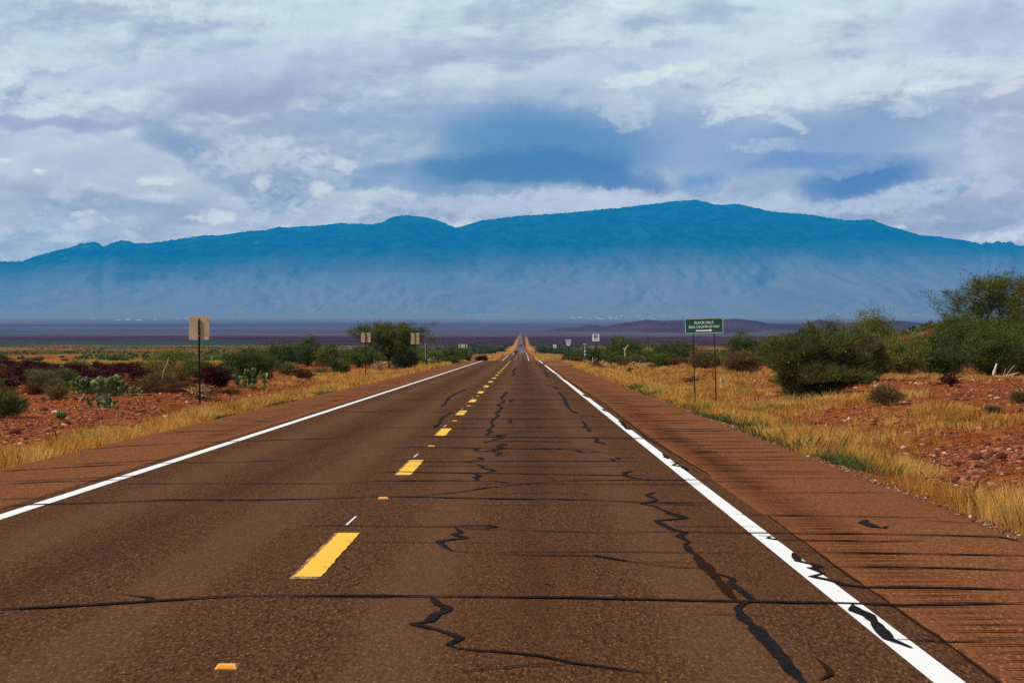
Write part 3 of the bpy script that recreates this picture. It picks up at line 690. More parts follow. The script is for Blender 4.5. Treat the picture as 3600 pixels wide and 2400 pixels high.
# the range: dark forest tinted haze-blue on top, pale desert with painted-in mist below
m, n, b = nmat('mountain_slope', .95, .05); p = pos(n); x, y, z = n.sep(p)
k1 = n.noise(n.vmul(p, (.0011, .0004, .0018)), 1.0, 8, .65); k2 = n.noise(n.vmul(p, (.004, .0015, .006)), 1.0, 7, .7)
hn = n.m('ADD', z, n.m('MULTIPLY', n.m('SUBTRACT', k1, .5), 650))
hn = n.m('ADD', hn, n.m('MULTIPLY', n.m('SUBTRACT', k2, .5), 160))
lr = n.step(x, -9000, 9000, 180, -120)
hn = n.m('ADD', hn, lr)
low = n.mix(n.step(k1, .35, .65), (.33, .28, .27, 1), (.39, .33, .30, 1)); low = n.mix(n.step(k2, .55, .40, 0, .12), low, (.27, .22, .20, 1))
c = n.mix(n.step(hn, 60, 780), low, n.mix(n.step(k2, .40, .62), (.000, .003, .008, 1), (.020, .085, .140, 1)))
c = n.mix(n.m('MULTIPLY', n.step(k2, .62, .70), n.step(x, -1000, -6000, .05, .7)), c, (.50, .40, .36, 1))
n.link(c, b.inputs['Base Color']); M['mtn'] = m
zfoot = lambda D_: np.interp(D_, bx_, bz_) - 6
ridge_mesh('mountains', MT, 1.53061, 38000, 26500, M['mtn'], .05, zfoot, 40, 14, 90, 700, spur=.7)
HL = [(1700,1205),(1830,1178),(1900,1166),(1950,1156),(1990,1152),(2030,1151),(2070,1141),(2095,1143),(2125,1147),(2150,1143),(2180,1136),(2215,1132),(2245,1128),(2275,1123),(2300,1125),(2330,1127),(2365,1126),(2400,1125),(2440,1128),(2500,1126),(2550,1122),(2590,1120),(2640,1125),(2700,1136),(2760,1139),(2820,1139),(2850,1131),(2880,1122),(2900,1126),(2930,1131),(2960,1135),(3010,1134),(3060,1130),(3100,1127),(3130,1128),(3165,1127),(3200,1131),(3240,1136),(3300,1141),(3500,1150),(3900,1175)]
m, n, b = nmat('hill_slope', .95, .05); p = pos(n); x, y, z = n.sep(p)
k1 = n.noise(n.vmul(p, (.0035, .0012, .006)), 1.0, 8, .65)
c = n.mix(n.step(k1, .38, .62), (.050, .005, .008, 1), (.098, .017, .018, 1))
c = n.mix(n.m('MULTIPLY', n.step(n.m('ADD', z, n.m('MULTIPLY', n.m('SUBTRACT', k1, .5), 60)), -125, -85), .6), c, (.022, .004, .010, 1))
n.link(c, b.inputs['Base Color']); M['hill'] = m
ridge_mesh('hills', HL, 1.0, 8200, 5600, M['hill'], .004, lambda D_: np.interp(D_, bx_, bz_) - 1.5, 90, 1.2, 60, 420, spur=1.2)

# ------------------------------------------------------------------ plants
def ell_points(n_, rx, rz, cz, hollow=.35, seed=0, lump=.35):
    """points in an uneven dome-shaped crown"""
    r = np.random.default_rng(seed)
    v = r.standard_normal((n_ * 3, 3)); v /= np.linalg.norm(v, axis=1, keepdims=True)
    ang = np.arctan2(v[:, 1], v[:, 0])
    lumpf = 1 + lump * fbm(ang * 1.6 + 10, v[:, 2] * 2.4 + seed * 3.7, seed % 97, 3) * 1.5
    rad = (hollow + (1 - hollow) * r.random(n_ * 3) ** .5) * lumpf
    P = v * rad[:, None] * np.array([rx, rx, rz]) + np.array([0, 0, cz])
    P = P[P[:, 2] > .03][:n_]
    return P
def leaf_faces(P, size, wd, r, up=.3, droop=0.):
    """one thin quad-ish leaf (two triangles) per point with random direction"""
    n_ = len(P); d_ = r.standard_normal((n_, 3)); d_[:, 2] = d_[:, 2] * .7 + up; d_ /= np.linalg.norm(d_, axis=1, keepdims=True)
    s_ = np.cross(d_, r.standard_normal((n_, 3))); s_ /= np.maximum(np.linalg.norm(s_, axis=1, keepdims=True), 1e-6)
    L = size * (.6 + .8 * r.random((n_, 1))); W = wd * (.6 + .8 * r.random((n_, 1)))
    a_ = P - d_ * L / 2; b_ = P + s_ * W / 2 + d_ * L * .05; c_ = P + d_ * L / 2; e_ = P - s_ * W / 2 + d_ * L * .05
    Vv = np.stack([a_, b_, c_, e_], 1).reshape(-1, 3); f = np.arange(n_ * 4).reshape(-1, 4)
    return Vv, f
def blades(P, dirs, L, W, r, curve=.15):
    n_ = len(P); s_ = np.cross(dirs, r.standard_normal((n_, 3))); s_ /= np.maximum(np.linalg.norm(s_, axis=1, keepdims=True), 1e-6)
    L = np.asarray(L).reshape(-1, 1) * np.ones((n_, 1)); W = np.asarray(W).reshape(-1, 1) * np.ones((n_, 1))
    bend = r.standard_normal((n_, 3)) * curve * L; bend[:, 2] = -np.abs(bend[:, 2]) * .6
    mid = P + dirs * L * .55 + bend * .25; tip = P + dirs * L + bend
    Vv = np.stack([P - s_ * W / 2, P + s_ * W / 2, mid + s_ * W * .4, tip, mid - s_ * W * .4], 1).reshape(-1, 3)
    return Vv, np.arange(n_ * 5).reshape(-1, 5)
def tint_of(n_, k, r): return np.repeat(r.random(n_), k)

def woody(mb, cr, rx, h, nl, thick, r, spread=.5, twist=.12, sub=3):
    """stems from the base out to the crown, with secondary branches; returns the branch end points"""
    ends = []
    for i in range(nl):
        az_ = 2 * math.pi * (i + r.random() * .7) / nl; rr = rx * (.25 + spread * r.random()); top = h * (.5 + .35 * r.random())
        tgt = Vector((math.cos(az_) * rr, math.sin(az_) * rr, top)); pts = [Vector((math.cos(az_) * thick * .5, math.sin(az_) * thick * .5, -.06))]
        K = 5
        for k in range(1, K + 1):
            t = k / K; pts.append(Vector((tgt.x * t ** 1.15, tgt.y * t ** 1.15, tgt.z * t ** .85)) + Vector(r.standard_normal(3)) * twist * rx * .3 * t)
        mb.tube(pts, [thick * (1 - .78 * k / K) for k in range(K + 1)], 5)
        ends.append(pts[-1])
        for j in range(sub):
            s = pts[int(r.integers(2, K))]; q_ = Vector(cr[int(r.integers(len(cr)))])
            if (q_ - s).length > rx * 1.1: q_ = s + (q_ - s) * .6
            md = (s + q_) / 2 + Vector(r.standard_normal(3)) * rx * .08
            mb.tube([s, md, q_], [thick * .42, thick * .25, thick * .08], 4, cap=False); ends.append(q_)
    return ends

def make_plant(name, label, cat, style, px, d, w_, h_, mats, group=None, seed=1, dens=1.0, at=None, cast=None):
    """style: leafy | broom | twiggy | dead"""
    r = np.random.default_rng(seed)
    x = X(px, d) if at is None else at[0]; y = d if at is None else at[1]
    root = empty(name, (x, y, hz(x, y) - .02), label, cat, group, 0)
    lmp = .6 if w_ > 1.5 else .45; rx = w_ / 2; fol, bark = mats; S_ = d / 100.
    nz = 4 if style != 'leafy' else 5
    cr = ell_points(int(26 + 10 * w_), rx * .92, h_ * .50, h_ * .50, .45, seed, .45)
    mb = MB()
    if style in ('leafy',):
        woody(mb, cr, rx, h_, 5 if h_ > 2 else 4, .035 * h_, r, .6, .2, 5)
        # clumps
        ncl = int((34 + 16 * w_ * h_) * (.6 + .4 * dens)); cl = ell_points(ncl, rx * .95, h_ * .48, h_ * .52, .40, seed + 3, .5)
        per = max(30, int(170 * dens)); cs = (.10 + .035 * h_)
        P = (cl[:, None, :] + r.standard_normal((len(cl), per, 3)) * np.array([cs * 1.25, cs * 1.25, cs * .8]) * (.6 + .8 * r.random((len(cl), 1, 1)))).reshape(-1, 3)
        P = P[P[:, 2] > .04]
        V1, F1 = leaf_faces(P, .085 * max(S_, .6) ** .7, .030 * max(S_, .6) ** .7, r, .35)
        # loose sprigs sticking out of the crown
        ns = int(60 * w_ * dens); sp = ell_points(ns, rx * 1.0, h_ * .52, h_ * .52, .9, seed + 5, .5)
        dr = sp - np.array([0, 0, h_ * .4]); dr /= np.linalg.norm(dr, axis=1, keepdims=True); dr[:, 2] += .5; dr /= np.linalg.norm(dr, axis=1, keepdims=True)
        V2, F2 = blades(sp, dr, .14 + .16 * r.random(len(sp)), .018 * max(S_, .7), r, .3)
        Vv = np.concatenate([V1, V2]); Ff = [F1, F2 + len(V1)]; tn = np.concatenate([tint_of(len(P), 4, r), tint_of(len(sp), 5, r)])
    elif style == 'broom':
        woody(mb, cr, rx, h_, 7, .018 * h_, r, .55, .15, 3)
        n_ = int(3600 * w_ * h_ * dens / max(S_, .6) ** 1.2)
        P = ell_points(n_, rx * .84, h_ * .44, h_ * .42, .30, seed + 3, lmp)
        dr = P * np.array([1.0, 1.0, 0]) / rx + np.array([0, 0, .95]); dr += r.standard_normal(dr.shape) * .42; dr /= np.linalg.norm(dr, axis=1, keepdims=True)
        V1, F1 = blades(P, dr, (.10 + .20 * r.random(len(P))) * (.6 + .2 * h_), .012 * max(S_, .6), r, .3)
        Vv, Ff, tn = V1, [F1], tint_of(len(P), 5, r)
    elif style == 'twiggy':
        woody(mb, cr, rx, h_, 6, .012 * h_ + .006, r, .6, .2, 3)
        n_ = int(2200 * w_ * max(h_, .5) * dens / max(S_, .6) ** 1.2)
        P = ell_points(n_, rx * .84, h_ * .45, h_ * .42, .15, seed + 3, .45)
        dr = P * np.array([1.3, 1.3, 0]) / rx + np.array([0, 0, .75]); dr += r.standard_normal(dr.shape) * .45; dr /= np.linalg.norm(dr, axis=1, keepdims=True)
        V1, F1 = blades(P, dr, (.07 + .14 * r.random(len(P))) * (.7 + .2 * h_), .016 * max(S_, .6), r, .35)
        Vv, Ff, tn = V1, [F1], tint_of(len(P), 5, r)
    else:  # dead: a tangle of bare crooked twigs
        woody(mb, cr, rx, h_, 7, .014 * h_ + .008, r, .7, .35, 4)
        n_ = int(520 * w_ * max(h_, .5) * dens); P = ell_points(n_, rx * .85, h_ * .46, h_ * .42, .1, seed + 3, .5)
        dr = r.standard_normal((len(P), 3)); dr[:, 2] = np.abs(dr[:, 2]) * .7 + .2; dr += P * np.array([.8, .8, 0]) / rx; dr /= np.linalg.norm(dr, axis=1, keepdims=True)
        V1, F1 = blades(P, dr, .12 + .25 * r.random(len(P)), .022 * max(S_, .6), r, .5)
        Vv, Ff, tn = V1, [F1], tint_of(len(P), 5, r)
    mb.build('trunk' if style == 'leafy' else 'stems', bark, root, True)
    mesh('crown' if style == 'leafy' else ('twigs' if style == 'dead' else 'foliage'), Vv, Ff, fol, root, tint=tn)
    return root

M['bark'] = mat('bark_dark', (.030, .020, .013), .9); M['bark2'] = mat('bark_grey', (.12, .085, .055), .9)
M['bark3'] = mat('bark_red', (.055, .012, .010), .9); M['bark_w'] = mat('bark_bleached', (.62, .52, .38), .8)
M['mesq'] = plant_mat('mesquite_leaf', (.045, .056, .009), (.20, .20, .030))
M['mesqd'] = plant_mat('mesquite_dark', (.028, .046, .010), (.125, .150, .028))
M['sage'] = plant_mat('sage_leaf', (.055, .060, .018), (.22, .21, .065))
M['greyb'] = plant_mat('grey_shrub', (.075, .050, .016), (.28, .20, .070))
M['pale'] = plant_mat('pale_green', (.042, .060, .012), (.155, .175, .034))
M['palo'] = plant_mat('paloverde', (.034, .044, .010), (.185, .185, .050), None, .3, 1.8)
M['mar'] = plant_mat('dead_maroon', (.018, .002, .003), (.075, .012, .009), None, 0)
M['brown'] = plant_mat('dry_brown', (.055, .018, .007), (.20, .075, .024), None, .1)
M['straw'] = plant_mat('dead_straw', (.20, .10, .035), (.58, .38, .15), None, 0)
M['far'] = plant_mat('far_scrub', (.028, .050, .008), (.125, .150, .022), None, .2, .15)
M['grass'] = plant_mat('dry_grass', (.26, .095, .018), (.90, .44, .065), None, .30, .9)
m = M['grass']; n = NT(m.node_tree); b = m.node_tree.nodes['Principled BSDF']
for lk in list(m.node_tree.links):
    if lk.to_socket == b.inputs['Base Color']: cs_ = lk.from_socket
tn_ = [l.to_node for l in m.node_tree.links if l.to_node.type == 'BSDF_TRANSLUCENT' and l.to_socket.name == 'Color'][0]
pz = pos(n); pt = n.noise(pz, .55, 4, .6); tt = n.n('ShaderNodeAttribute', attribute_name='tint').outputs['Fac']
c_ = n.mix(n.step(n.m('ADD', pt, n.m('MULTIPLY', tt, .35)), .62, .82, 0, .85), cs_, (.86, .56, .17, 1))
c_ = n.mix(n.step(n.m('ADD', n.noise(n.vadd(pz, (31, 7, 0)), .8, 4, .6), n.m('MULTIPLY', tt, .2)), .66, .76, 0, .75), c_, (.20, .19, .045, 1))
c_ = n.mix(n.step(n.m('SUBTRACT', n.noise(n.vadd(pz, (3, 77, 0)), 1.4, 4, .6), n.m('MULTIPLY', tt, .2)), .46, .56, 0, .7), c_, (.26, .095, .026, 1))
n.link(c_, b.inputs['Base Color']); n.link(c_, tn_.inputs[0])
M['grassg'] = plant_mat('green_weed', (.035, .055, .012), (.15, .18, .050), None, .2, 1.0)

P_ = make_plant
# left of the road ----------------------------------------------------
P_('sagebrush', 'round grey green sagebrush cut by the left edge of the picture', 'shrub', 'broom', 8, 53, 1.2, .78, (M['sage'], M['bark2']), seed=11, dens=1.3)
P_('sagebrush', 'small grey green shrub with dark base beside the big prickly pear on its left', 'shrub', 'twiggy', 198, 70, .85, .62, (M['greyb'], M['bark3']), seed=12, dens=1.2)
P_('sagebrush', 'round dusty shrub with black hollow base left of the nearest sign post', 'shrub', 'twiggy', 560, 88, 1.75, .95, (M['greyb'], M['bark3']), seed=13, dens=1.3)
P_('shrub', 'taller olive shrub with two loose tops behind the round dusty shrub', 'shrub', 'leafy', 590, 108, 2.7, 1.65, (M['mesq'], M['bark2']), seed=14, dens=.42)
P_('dead_shrub', 'dark maroon dead bush just right of the nearest sign post', 'shrub', 'dead', 750, 91, 1.55, 1.05, (M['mar'], M['bark3']), seed=15, dens=3.2)
P_('dead_shrub', 'pile of pale and dark dead twigs at the foot of the nearest sign post', 'shrub', 'dead', 700, 73, 1.15, .62, (M['straw'], M['bark3']), seed=16, dens=.9)
P_('dead_shrub', 'low dark brush under the pile of pale twigs near the first sign', 'shrub', 'dead', 702, 74, 1.1, .5, (M['mar'], M['bark3']), seed=17, dens=2.6)
P_('broom_shrub', 'wide pale green broom-like bush right of the maroon dead bush', 'shrub', 'broom', 870, 114, 3.5, 1.62, (M['pale'], M['bark']), seed=18, dens=1.3)
P_('broom_shrub', 'grey green bush at the left shoulder of the wide pale green bush', 'shrub', 'broom', 690, 122, 1.9, 1.25, (M['sage'], M['bark']), seed=19, dens=1.2)
P_('shrub', 'dark green bush with a ragged top left of the round dark treelike bush', 'shrub', 'leafy', 985, 190, 2.9, 2.15, (M['mesqd'], M['bark']), seed=20, dens=.55)
P_('shrub', 'round dark treelike bush standing highest in the left hedge', 'shrub', 'leafy', 1080, 200, 2.5, 2.6, (M['mesqd'], M['bark']), seed=21, dens=.65)
P_('shrub', 'olive bush between the highest hedge bush and the yucca', 'shrub', 'leafy', 1148, 196, 2.2, 1.9, (M['mesq'], M['bark']), seed=22, dens=.55)
P_('sagebrush', 'low grey green shrub right of the wide pale green bush', 'shrub', 'broom', 1010, 132, 1.7, .95, (M['sage'], M['bark']), seed=23, dens=1.1)
P_('dead_shrub', 'small red brown dead bush below the dark hedge left of the yucca', 'shrub', 'dead', 1066, 112, 1.1, .68, (M['brown'], M['bark3']), seed=24, dens=2.4)
P_('sagebrush', 'low dull green mound right of the second small dead bush', 'shrub', 'twiggy', 1130, 128, 1.2, .62, (M['greyb'], M['bark']), seed=25, dens=1.1)
P_('shrub', 'round grey green shrub standing right of the yucca', 'shrub', 'broom', 1197, 142, 1.35, 1.05, (M['pale'], M['bark']), seed=27, dens=1.3)
P_('shrub', 'dark shrub right under the left sign of the pair', 'shrub', 'leafy', 1262, 182, 3.0, 1.7, (M['mesqd'], M['bark']), seed=28, dens=.55)
P_('dead_shrub', 'bare straw coloured branches right of the second sign post', 'shrub', 'dead', 1335, 160, 1.9, 1.0, (M['straw'], M['bark2']), seed=29, dens=.35)
P_('shrub', 'dark low bush under the right side of the mesquite tree', 'shrub', 'leafy', 1422, 186, 2.7, 1.75, (M['mesqd'], M['bark']), seed=30, dens=.6)
P_('shrub', 'green bush behind the narrow wooden milepost back', 'shrub', 'leafy', 1520, 226, 3.0, 1.65, (M['pale'], M['bark']), seed=31, dens=.5)
P_('shrub', 'dark bush left of the two-post sign at the crest', 'shrub', 'leafy', 1580, 262, 2.9, 1.6, (M['mesqd'], M['bark']), seed=32, dens=.5)
P_('shrub', 'dark bush hiding the feet of the two-post sign at the crest', 'shrub', 'leafy', 1628, 285, 2.9, 1.55, (M['mesqd'], M['bark']), seed=33, dens=.5)
P_('dead_shrub', 'small dark red bush at the right end of the left hedge', 'shrub', 'dead', 1694, 300, 1.9, 1.0, (M['mar'], M['bark3']), seed=34, dens=1.6)
P_('dead_shrub', 'lone bare twig sticking up behind the large prickly pear', 'shrub', 'dead', 350, 82, .8, .7, (M['brown'], M['bark2']), seed=35, dens=.5)
P_('sagebrush', 'grey green bush behind the two thin fence posts', 'shrub', 'twiggy', 122, 104, 1.4, .80, (M['sage'], M['bark']), seed=36, dens=1.2)
P_('sagebrush', 'grey green bush above the big prickly pear', 'shrub', 'twiggy', 268, 118, 1.8, 1.2, (M['sage'], M['bark']), seed=37, dens=1.1)

# mesquite trees --------------------------------------------------------
def mesquite(px, d, w_, h_, label, seed, limbs, mt, group=None, per=150, ncl=150, cs=.22, crown_c=None, trunk=.16, fork=.30):
    r = np.random.default_rng(seed); x = X(px, d)
    root = empty('mesquite_tree', (x, d, hz(x, d) - .03), label, 'tree', group)
    mb = MB(); centres = []
    f0 = Vector((0, 0, h_ * fork))
    mb.tube([(0, 0, -.1), Vector((.03, 0, h_ * fork * .5)), f0], [trunk, trunk * .8, trunk * .7], 8)
    for (tx, ty, tz, th) in limbs:
        T_ = Vector((tx * w_ / 2, ty * w_ / 2, tz * h_)); pts = [f0 + Vector((0, 0, -.05))]
        for k in range(1, 6):
            t = k / 5; base_ = f0.lerp(T_, t); base_.z += math.sin(t * math.pi) * .06 * h_ * (1 if tz > .5 else -.2)
            pts.append(base_ + Vector(r.standard_normal(3)) * .04 * h_)
        mb.tube(pts, [trunk * th * (1 - .75 * k / 5) for k in range(6)], 6)
        for j in range(9):
            s = pts[int(r.integers(2, 6))]
            q_ = s + Vector((r.standard_normal() * .10 * w_, r.standard_normal() * .10 * w_, abs(r.standard_normal()) * .13 * h_ + .02 * h_))
            q_.z = min(q_.z, h_ * .97)
            md = (s + q_) / 2 + Vector(r.standard_normal(3)) * .05
            mb.tube([s, md, q_], [trunk * .22, trunk * .14, trunk * .05], 4, cap=False); centres.append(q_)
            for jj in range(3):
                e2 = q_ + Vector((r.standard_normal() * .05 * w_, r.standard_normal() * .05 * w_, r.standard_normal() * .05 * h_ + .03 * h_))
                mb.tube([q_, (q_ + e2) / 2 + Vector(r.standard_normal(3)) * .03, e2], [trunk * .08, trunk * .05, trunk * .03], 3, cap=False); centres.append(e2)
    cl = np.array([tuple(c_) for c_ in centres])
    P = (cl[:, None, :] + r.standard_normal((len(cl), per, 3)) * np.array([cs, cs, cs * .62]) * (.5 + .9 * r.random((len(cl), 1, 1)))).reshape(-1, 3)
    P = P[P[:, 2] > .05]
    V1, F1 = leaf_faces(P, .095, .032, r, .2)
    sp = cl[r.integers(len(cl), size=len(cl) * 6)] + r.standard_normal((len(cl) * 6, 3)) * cs * .9
    dr = r.standard_normal(sp.shape) * .6 + np.array([0, 0, .7]); dr /= np.linalg.norm(dr, axis=1, keepdims=True)
    V2, F2 = blades(sp, dr, .25 + .2 * r.random(len(sp)), .03, r, .35)
    mb.build('trunk', M['bark'], root, True)
    mesh('crown', np.concatenate([V1, V2]), [F1, F2 + len(V1)], mt, root, tint=np.concatenate([tint_of(len(P), 4, r), tint_of(len(sp), 5, r)]))
    return root
mesquite(1366, 183, 5.7, 3.75, 'spreading mesquite tree with dark forked trunk between the two tan sign backs', 51,
         [(-.75, .1, .62, .6), (-.45, -.4, .85, .6), (.05, .3, .93, .7), (.4, -.3, .88, .6), (.8, .2, .80, .6), (.9, -.2, .60, .5), (-.9, .3, .75, .45), (.3, .7, .7, .5), (.55, .1, .45, .5), (-.2, -.7, .7, .5)], M['mesq'], per=120, cs=.20, trunk=.17, fork=.28)
mesquite(3510, 132, 6.0, 5.9, 'tall airy mesquite tree with dark forked limbs at the right edge of the picture', 52,
         [(-.6, .1, .80, .5), (-.35, -.3, .92, .55), (.1, .2, .97, .6), (.4, -.2, .92, .6), (.75, .2, .85, .5), (.95, -.1, .7, .5), (-.8, .2, .62, .45), (.1, .6, .75, .45), (-.55, .4, .55, .45), (.2, -.4, .6, .4), (-.75, -.5, .42, .5), (.3, -.6, .40, .4), (-.3, -.7, .48, .45)], M['mesq'], per=120, cs=.30, trunk=.14, fork=.24)
P_('shrub', 'dense dark bush with a sloping top left of the tall airy mesquite', 'shrub', 'leafy', 3362, 126, 3.7, 3.5, (M['mesqd'], M['bark']), seed=61, dens=1.1)
P_('shrub', 'dense dark green undergrowth below the tall airy mesquite', 'shrub', 'leafy', 3480, 122, 3.4, 3.0, (M['mesqd'], M['bark']), seed=62, dens=1.1)
P_('shrub', 'dark bush filling the right edge under the airy mesquite', 'shrub', 'leafy', 3590, 126, 3.2, 3.4, (M['mesqd'], M['bark']), seed=63, dens=1.0)
P_('shrub', 'lower dark green bush between the small trunked bush and the sloping bush', 'shrub', 'leafy', 3275, 120, 2.9, 2.6, (M['mesqd'], M['bark']), seed=64, dens=1.0)
P_('shrub', 'olive bush on a thin visible trunk right of the big yellow flecked bush', 'shrub', 'leafy', 3165, 116, 3.0, 2.2, (M['mesq'], M['bark']), seed=65, dens=.9)
P_('shrub', 'green bush with an upright tip behind the big yellow flecked bush', 'shrub', 'leafy', 3068, 122, 3.4, 3.7, (M['mesq'], M['bark']), seed=66, dens=1.0)
P_('shrub', 'lower broad bush between the flecked bush and its neighbour on the right', 'shrub', 'broom', 3035, 96, 2.7, 2.5, (M['sage'], M['bark']), seed=67, dens=1.5)
P_('paloverde_bush', 'big round broom-like bush with yellow flecks right of the green road sign', 'shrub', 'broom', 2862, 71, 3.5, 2.65, (M['palo'], M['bark']), seed=68, dens=2.2)
pv_ = C.objects['paloverde_bush']; r = np.random.default_rng(69); pp = ell_points(230, 1.45, .95, 1.05, .9, 71, .5); pp = pp[pp[:, 1] < .3]
V1, F1 = leaf_faces(pp, .075, .035, r, -.2); mesh('seed_pods', V1, F1, mat('seed_pod', (.75, .52, .09), .6), pv_)['kind'] = 'stuff'
P_('shrub', 'wide grey brown thicket right behind the green road sign posts', 'shrub', 'twiggy', 2605, 136, 2.9, 1.7, (M['greyb'], M['bark2']), seed=69, dens=1.8)
P_('shrub', 'grey brown thicket between the two green sign posts', 'shrub', 'twiggy', 2480, 176, 3.4, 1.75, (M['greyb'], M['bark2']), seed=70, dens=1.6)
P_('shrub', 'round dark green bush rising right of the green road sign', 'shrub', 'leafy', 2618, 196, 3.7, 3.0, (M['mesqd'], M['bark']), seed=71, dens=.7)
P_('shrub', 'wide dark green bush left of the green road sign posts', 'shrub', 'leafy', 2368, 245, 5.2, 2.4, (M['mesqd'], M['bark']), seed=72, dens=.55)
P_('shrub', 'mid green rounded bush below the wide dark bush left of the green sign', 'shrub', 'broom', 2325, 198, 1.9, 1.4, (M['pale'], M['bark']), seed=73, dens=1.4)
P_('shrub', 'large dark green bush with a bleached snag right of the adopt a highway sign', 'shrub', 'leafy', 2195, 262, 5.2, 2.8, (M['mesqd'], M['bark']), seed=74, dens=.6)
P_('shrub', 'grey green bush below the large dark bush by the thin bare pole', 'shrub', 'twiggy', 2238, 222, 2.1, 1.3, (M['greyb'], M['bark2']), seed=75, dens=1.6)
P_('shrub', 'dark bush between the milepost and the adopt a highway sign', 'shrub', 'leafy', 2085, 268, 2.4, 1.7, (M['mesqd'], M['bark']), seed=76, dens=.6)
P_('dead_shrub', 'red brown dry brush left of the milepost foot', 'shrub', 'dead', 2028, 246, 1.7, .95, (M['brown'], M['bark3']), seed=77, dens=2.0)
P_('shrub', 'dark red brown shrub behind the milepost', 'shrub', 'leafy', 2035, 285, 2.2, 1.5, (M['mesqd'], M['bark3']), seed=78, dens=.5)
P_('shrub', 'small grey green shrub at the foot of the route shield sign', 'shrub', 'broom', 1990, 262, 1.7, .9, (M['sage'], M['bark']), seed=79, dens=1.2)
P_('sagebrush', 'low grey shrub on the stony red ground right of the flecked bush', 'shrub', 'twiggy', 3112, 58.5, 1.05, .62, (M['greyb'], M['bark2']), seed=80, dens=1.4)
P_('dead_shrub', 'small dark red dead bush on the stony ground below the mesquite', 'shrub', 'dead', 3343, 75, .8, .55, (M['mar'], M['bark3']), seed=81, dens=1.6)
P_('sagebrush', 'small olive shrub cut by the right edge of the picture', 'shrub', 'twiggy', 3585, 54, .5, .38, (M['greyb'], M['bark2']), seed=82, dens=1.5)
P_('sagebrush', 'tiny round brown tuft low on the stony ground at right', 'shrub', 'twiggy', 3488, 47.5, .36, .26, (M['greyb'], M['bark2']), seed=83, dens=2.5)
P_('dead_shrub', 'small dry reddish bush in the gold grass left of the green sign posts', 'shrub', 'dead', 2432, 100, .8, .5, (M['brown'], M['bark3']), seed=84, dens=1.5)
P_('sagebrush', 'small dark spiky tuft in the gold grass far left of the green sign', 'shrub', 'twiggy', 2216, 158, .6, .4, (M['pale'], M['bark']), seed=85, dens=1.5)

# yucca with a rosette of blades
def yucca(px, d, s, label, name='yucca'):
    r = np.random.default_rng(91); x = X(px, d); root = empty(name, (x, d, hz(x, d)), label, 'yucca')
    n_ = 260; th = r.random(n_) * 2 * math.pi; el_ = np.radians(5 + 80 * r.random(n_))
    dr = np.stack([np.cos(th) * np.cos(el_), np.sin(th) * np.cos(el_), np.sin(el_)], -1)
    V1, F1 = blades(np.zeros((n_, 3)) + [0, 0, s * .35] + dr * .06, dr, s * (.45 + .25 * r.random(n_)), .035, r, .08)
    mesh('leaves', V1, F1, M['pale'], root, tint=tint_of(n_, 5, r))
    MB().tube([(0, 0, -.05), (.01, 0, s * .4)], [.09, .07], 8).build('trunk', M['bark2'], root)
yucca(1172, 140, 1.35, 'spiky pale yucca between the dark hedge and the gold grass on the left')

# prickly pears ----------------------------------------------------------
m, n, b = nmat('cactus_pad', .6, .3); p = pos(n)
n.link(n.mix(n.step(n.noise(p, 5, 3), .35, .65), (.035, .060, .014, 1), (.100, .135, .034, 1)), b.inputs['Base Color']); M['pad'] = m
M['pady'] = mat('cactus_pad_yellow', (.26, .27, .045), .6); M['fruit'] = mat('cactus_fruit', (.30, .015, .02), .5)
def pad_mesh(mb, c, nrm, up, a_, b_, m=0):
    c, nrm, up = Vector(c), Vector(nrm).normalized(), Vector(up).normalized(); sd_ = nrm.cross(up).normalized(); up = sd_.cross(nrm).normalized()
    K = 10; vs = []; t_ = .022 + .05 * a_
    prof = [(0.0, 1.0), (.55, .80), (.88, .42), (1.0, 0.0)]
    for side in (1, -1):
        for (rr, hh) in (prof if side == 1 else prof[:-1]):
            for k in range(K):
                an = 2 * math.pi * k / K; egg = 1 + .18 * math.sin(an)
                vs.append(c + sd_ * math.cos(an) * rr * a_ * egg + up * math.sin(an) * rr * b_ + nrm * side * hh * t_)
    fs = []
    for L in range(3):
        for k in range(K): fs.append([L * K + k, (L + 1) * K + k, (L + 1) * K + (k + 1) % K, L * K + (k + 1) % K])
    o2 = 4 * K
    for L in range(2):
        for k in range(K): fs.append([o2 + L * K + k, o2 + L * K + (k + 1) % K, o2 + (L + 1) * K + (k + 1) % K, o2 + (L + 1) * K + k])
    for k in range(K): fs.append([o2 + 2 * K + k, o2 + 2 * K + (k + 1) % K, 3 * K + (k + 1) % K, 3 * K + k])
    mb.add(vs, fs, m)
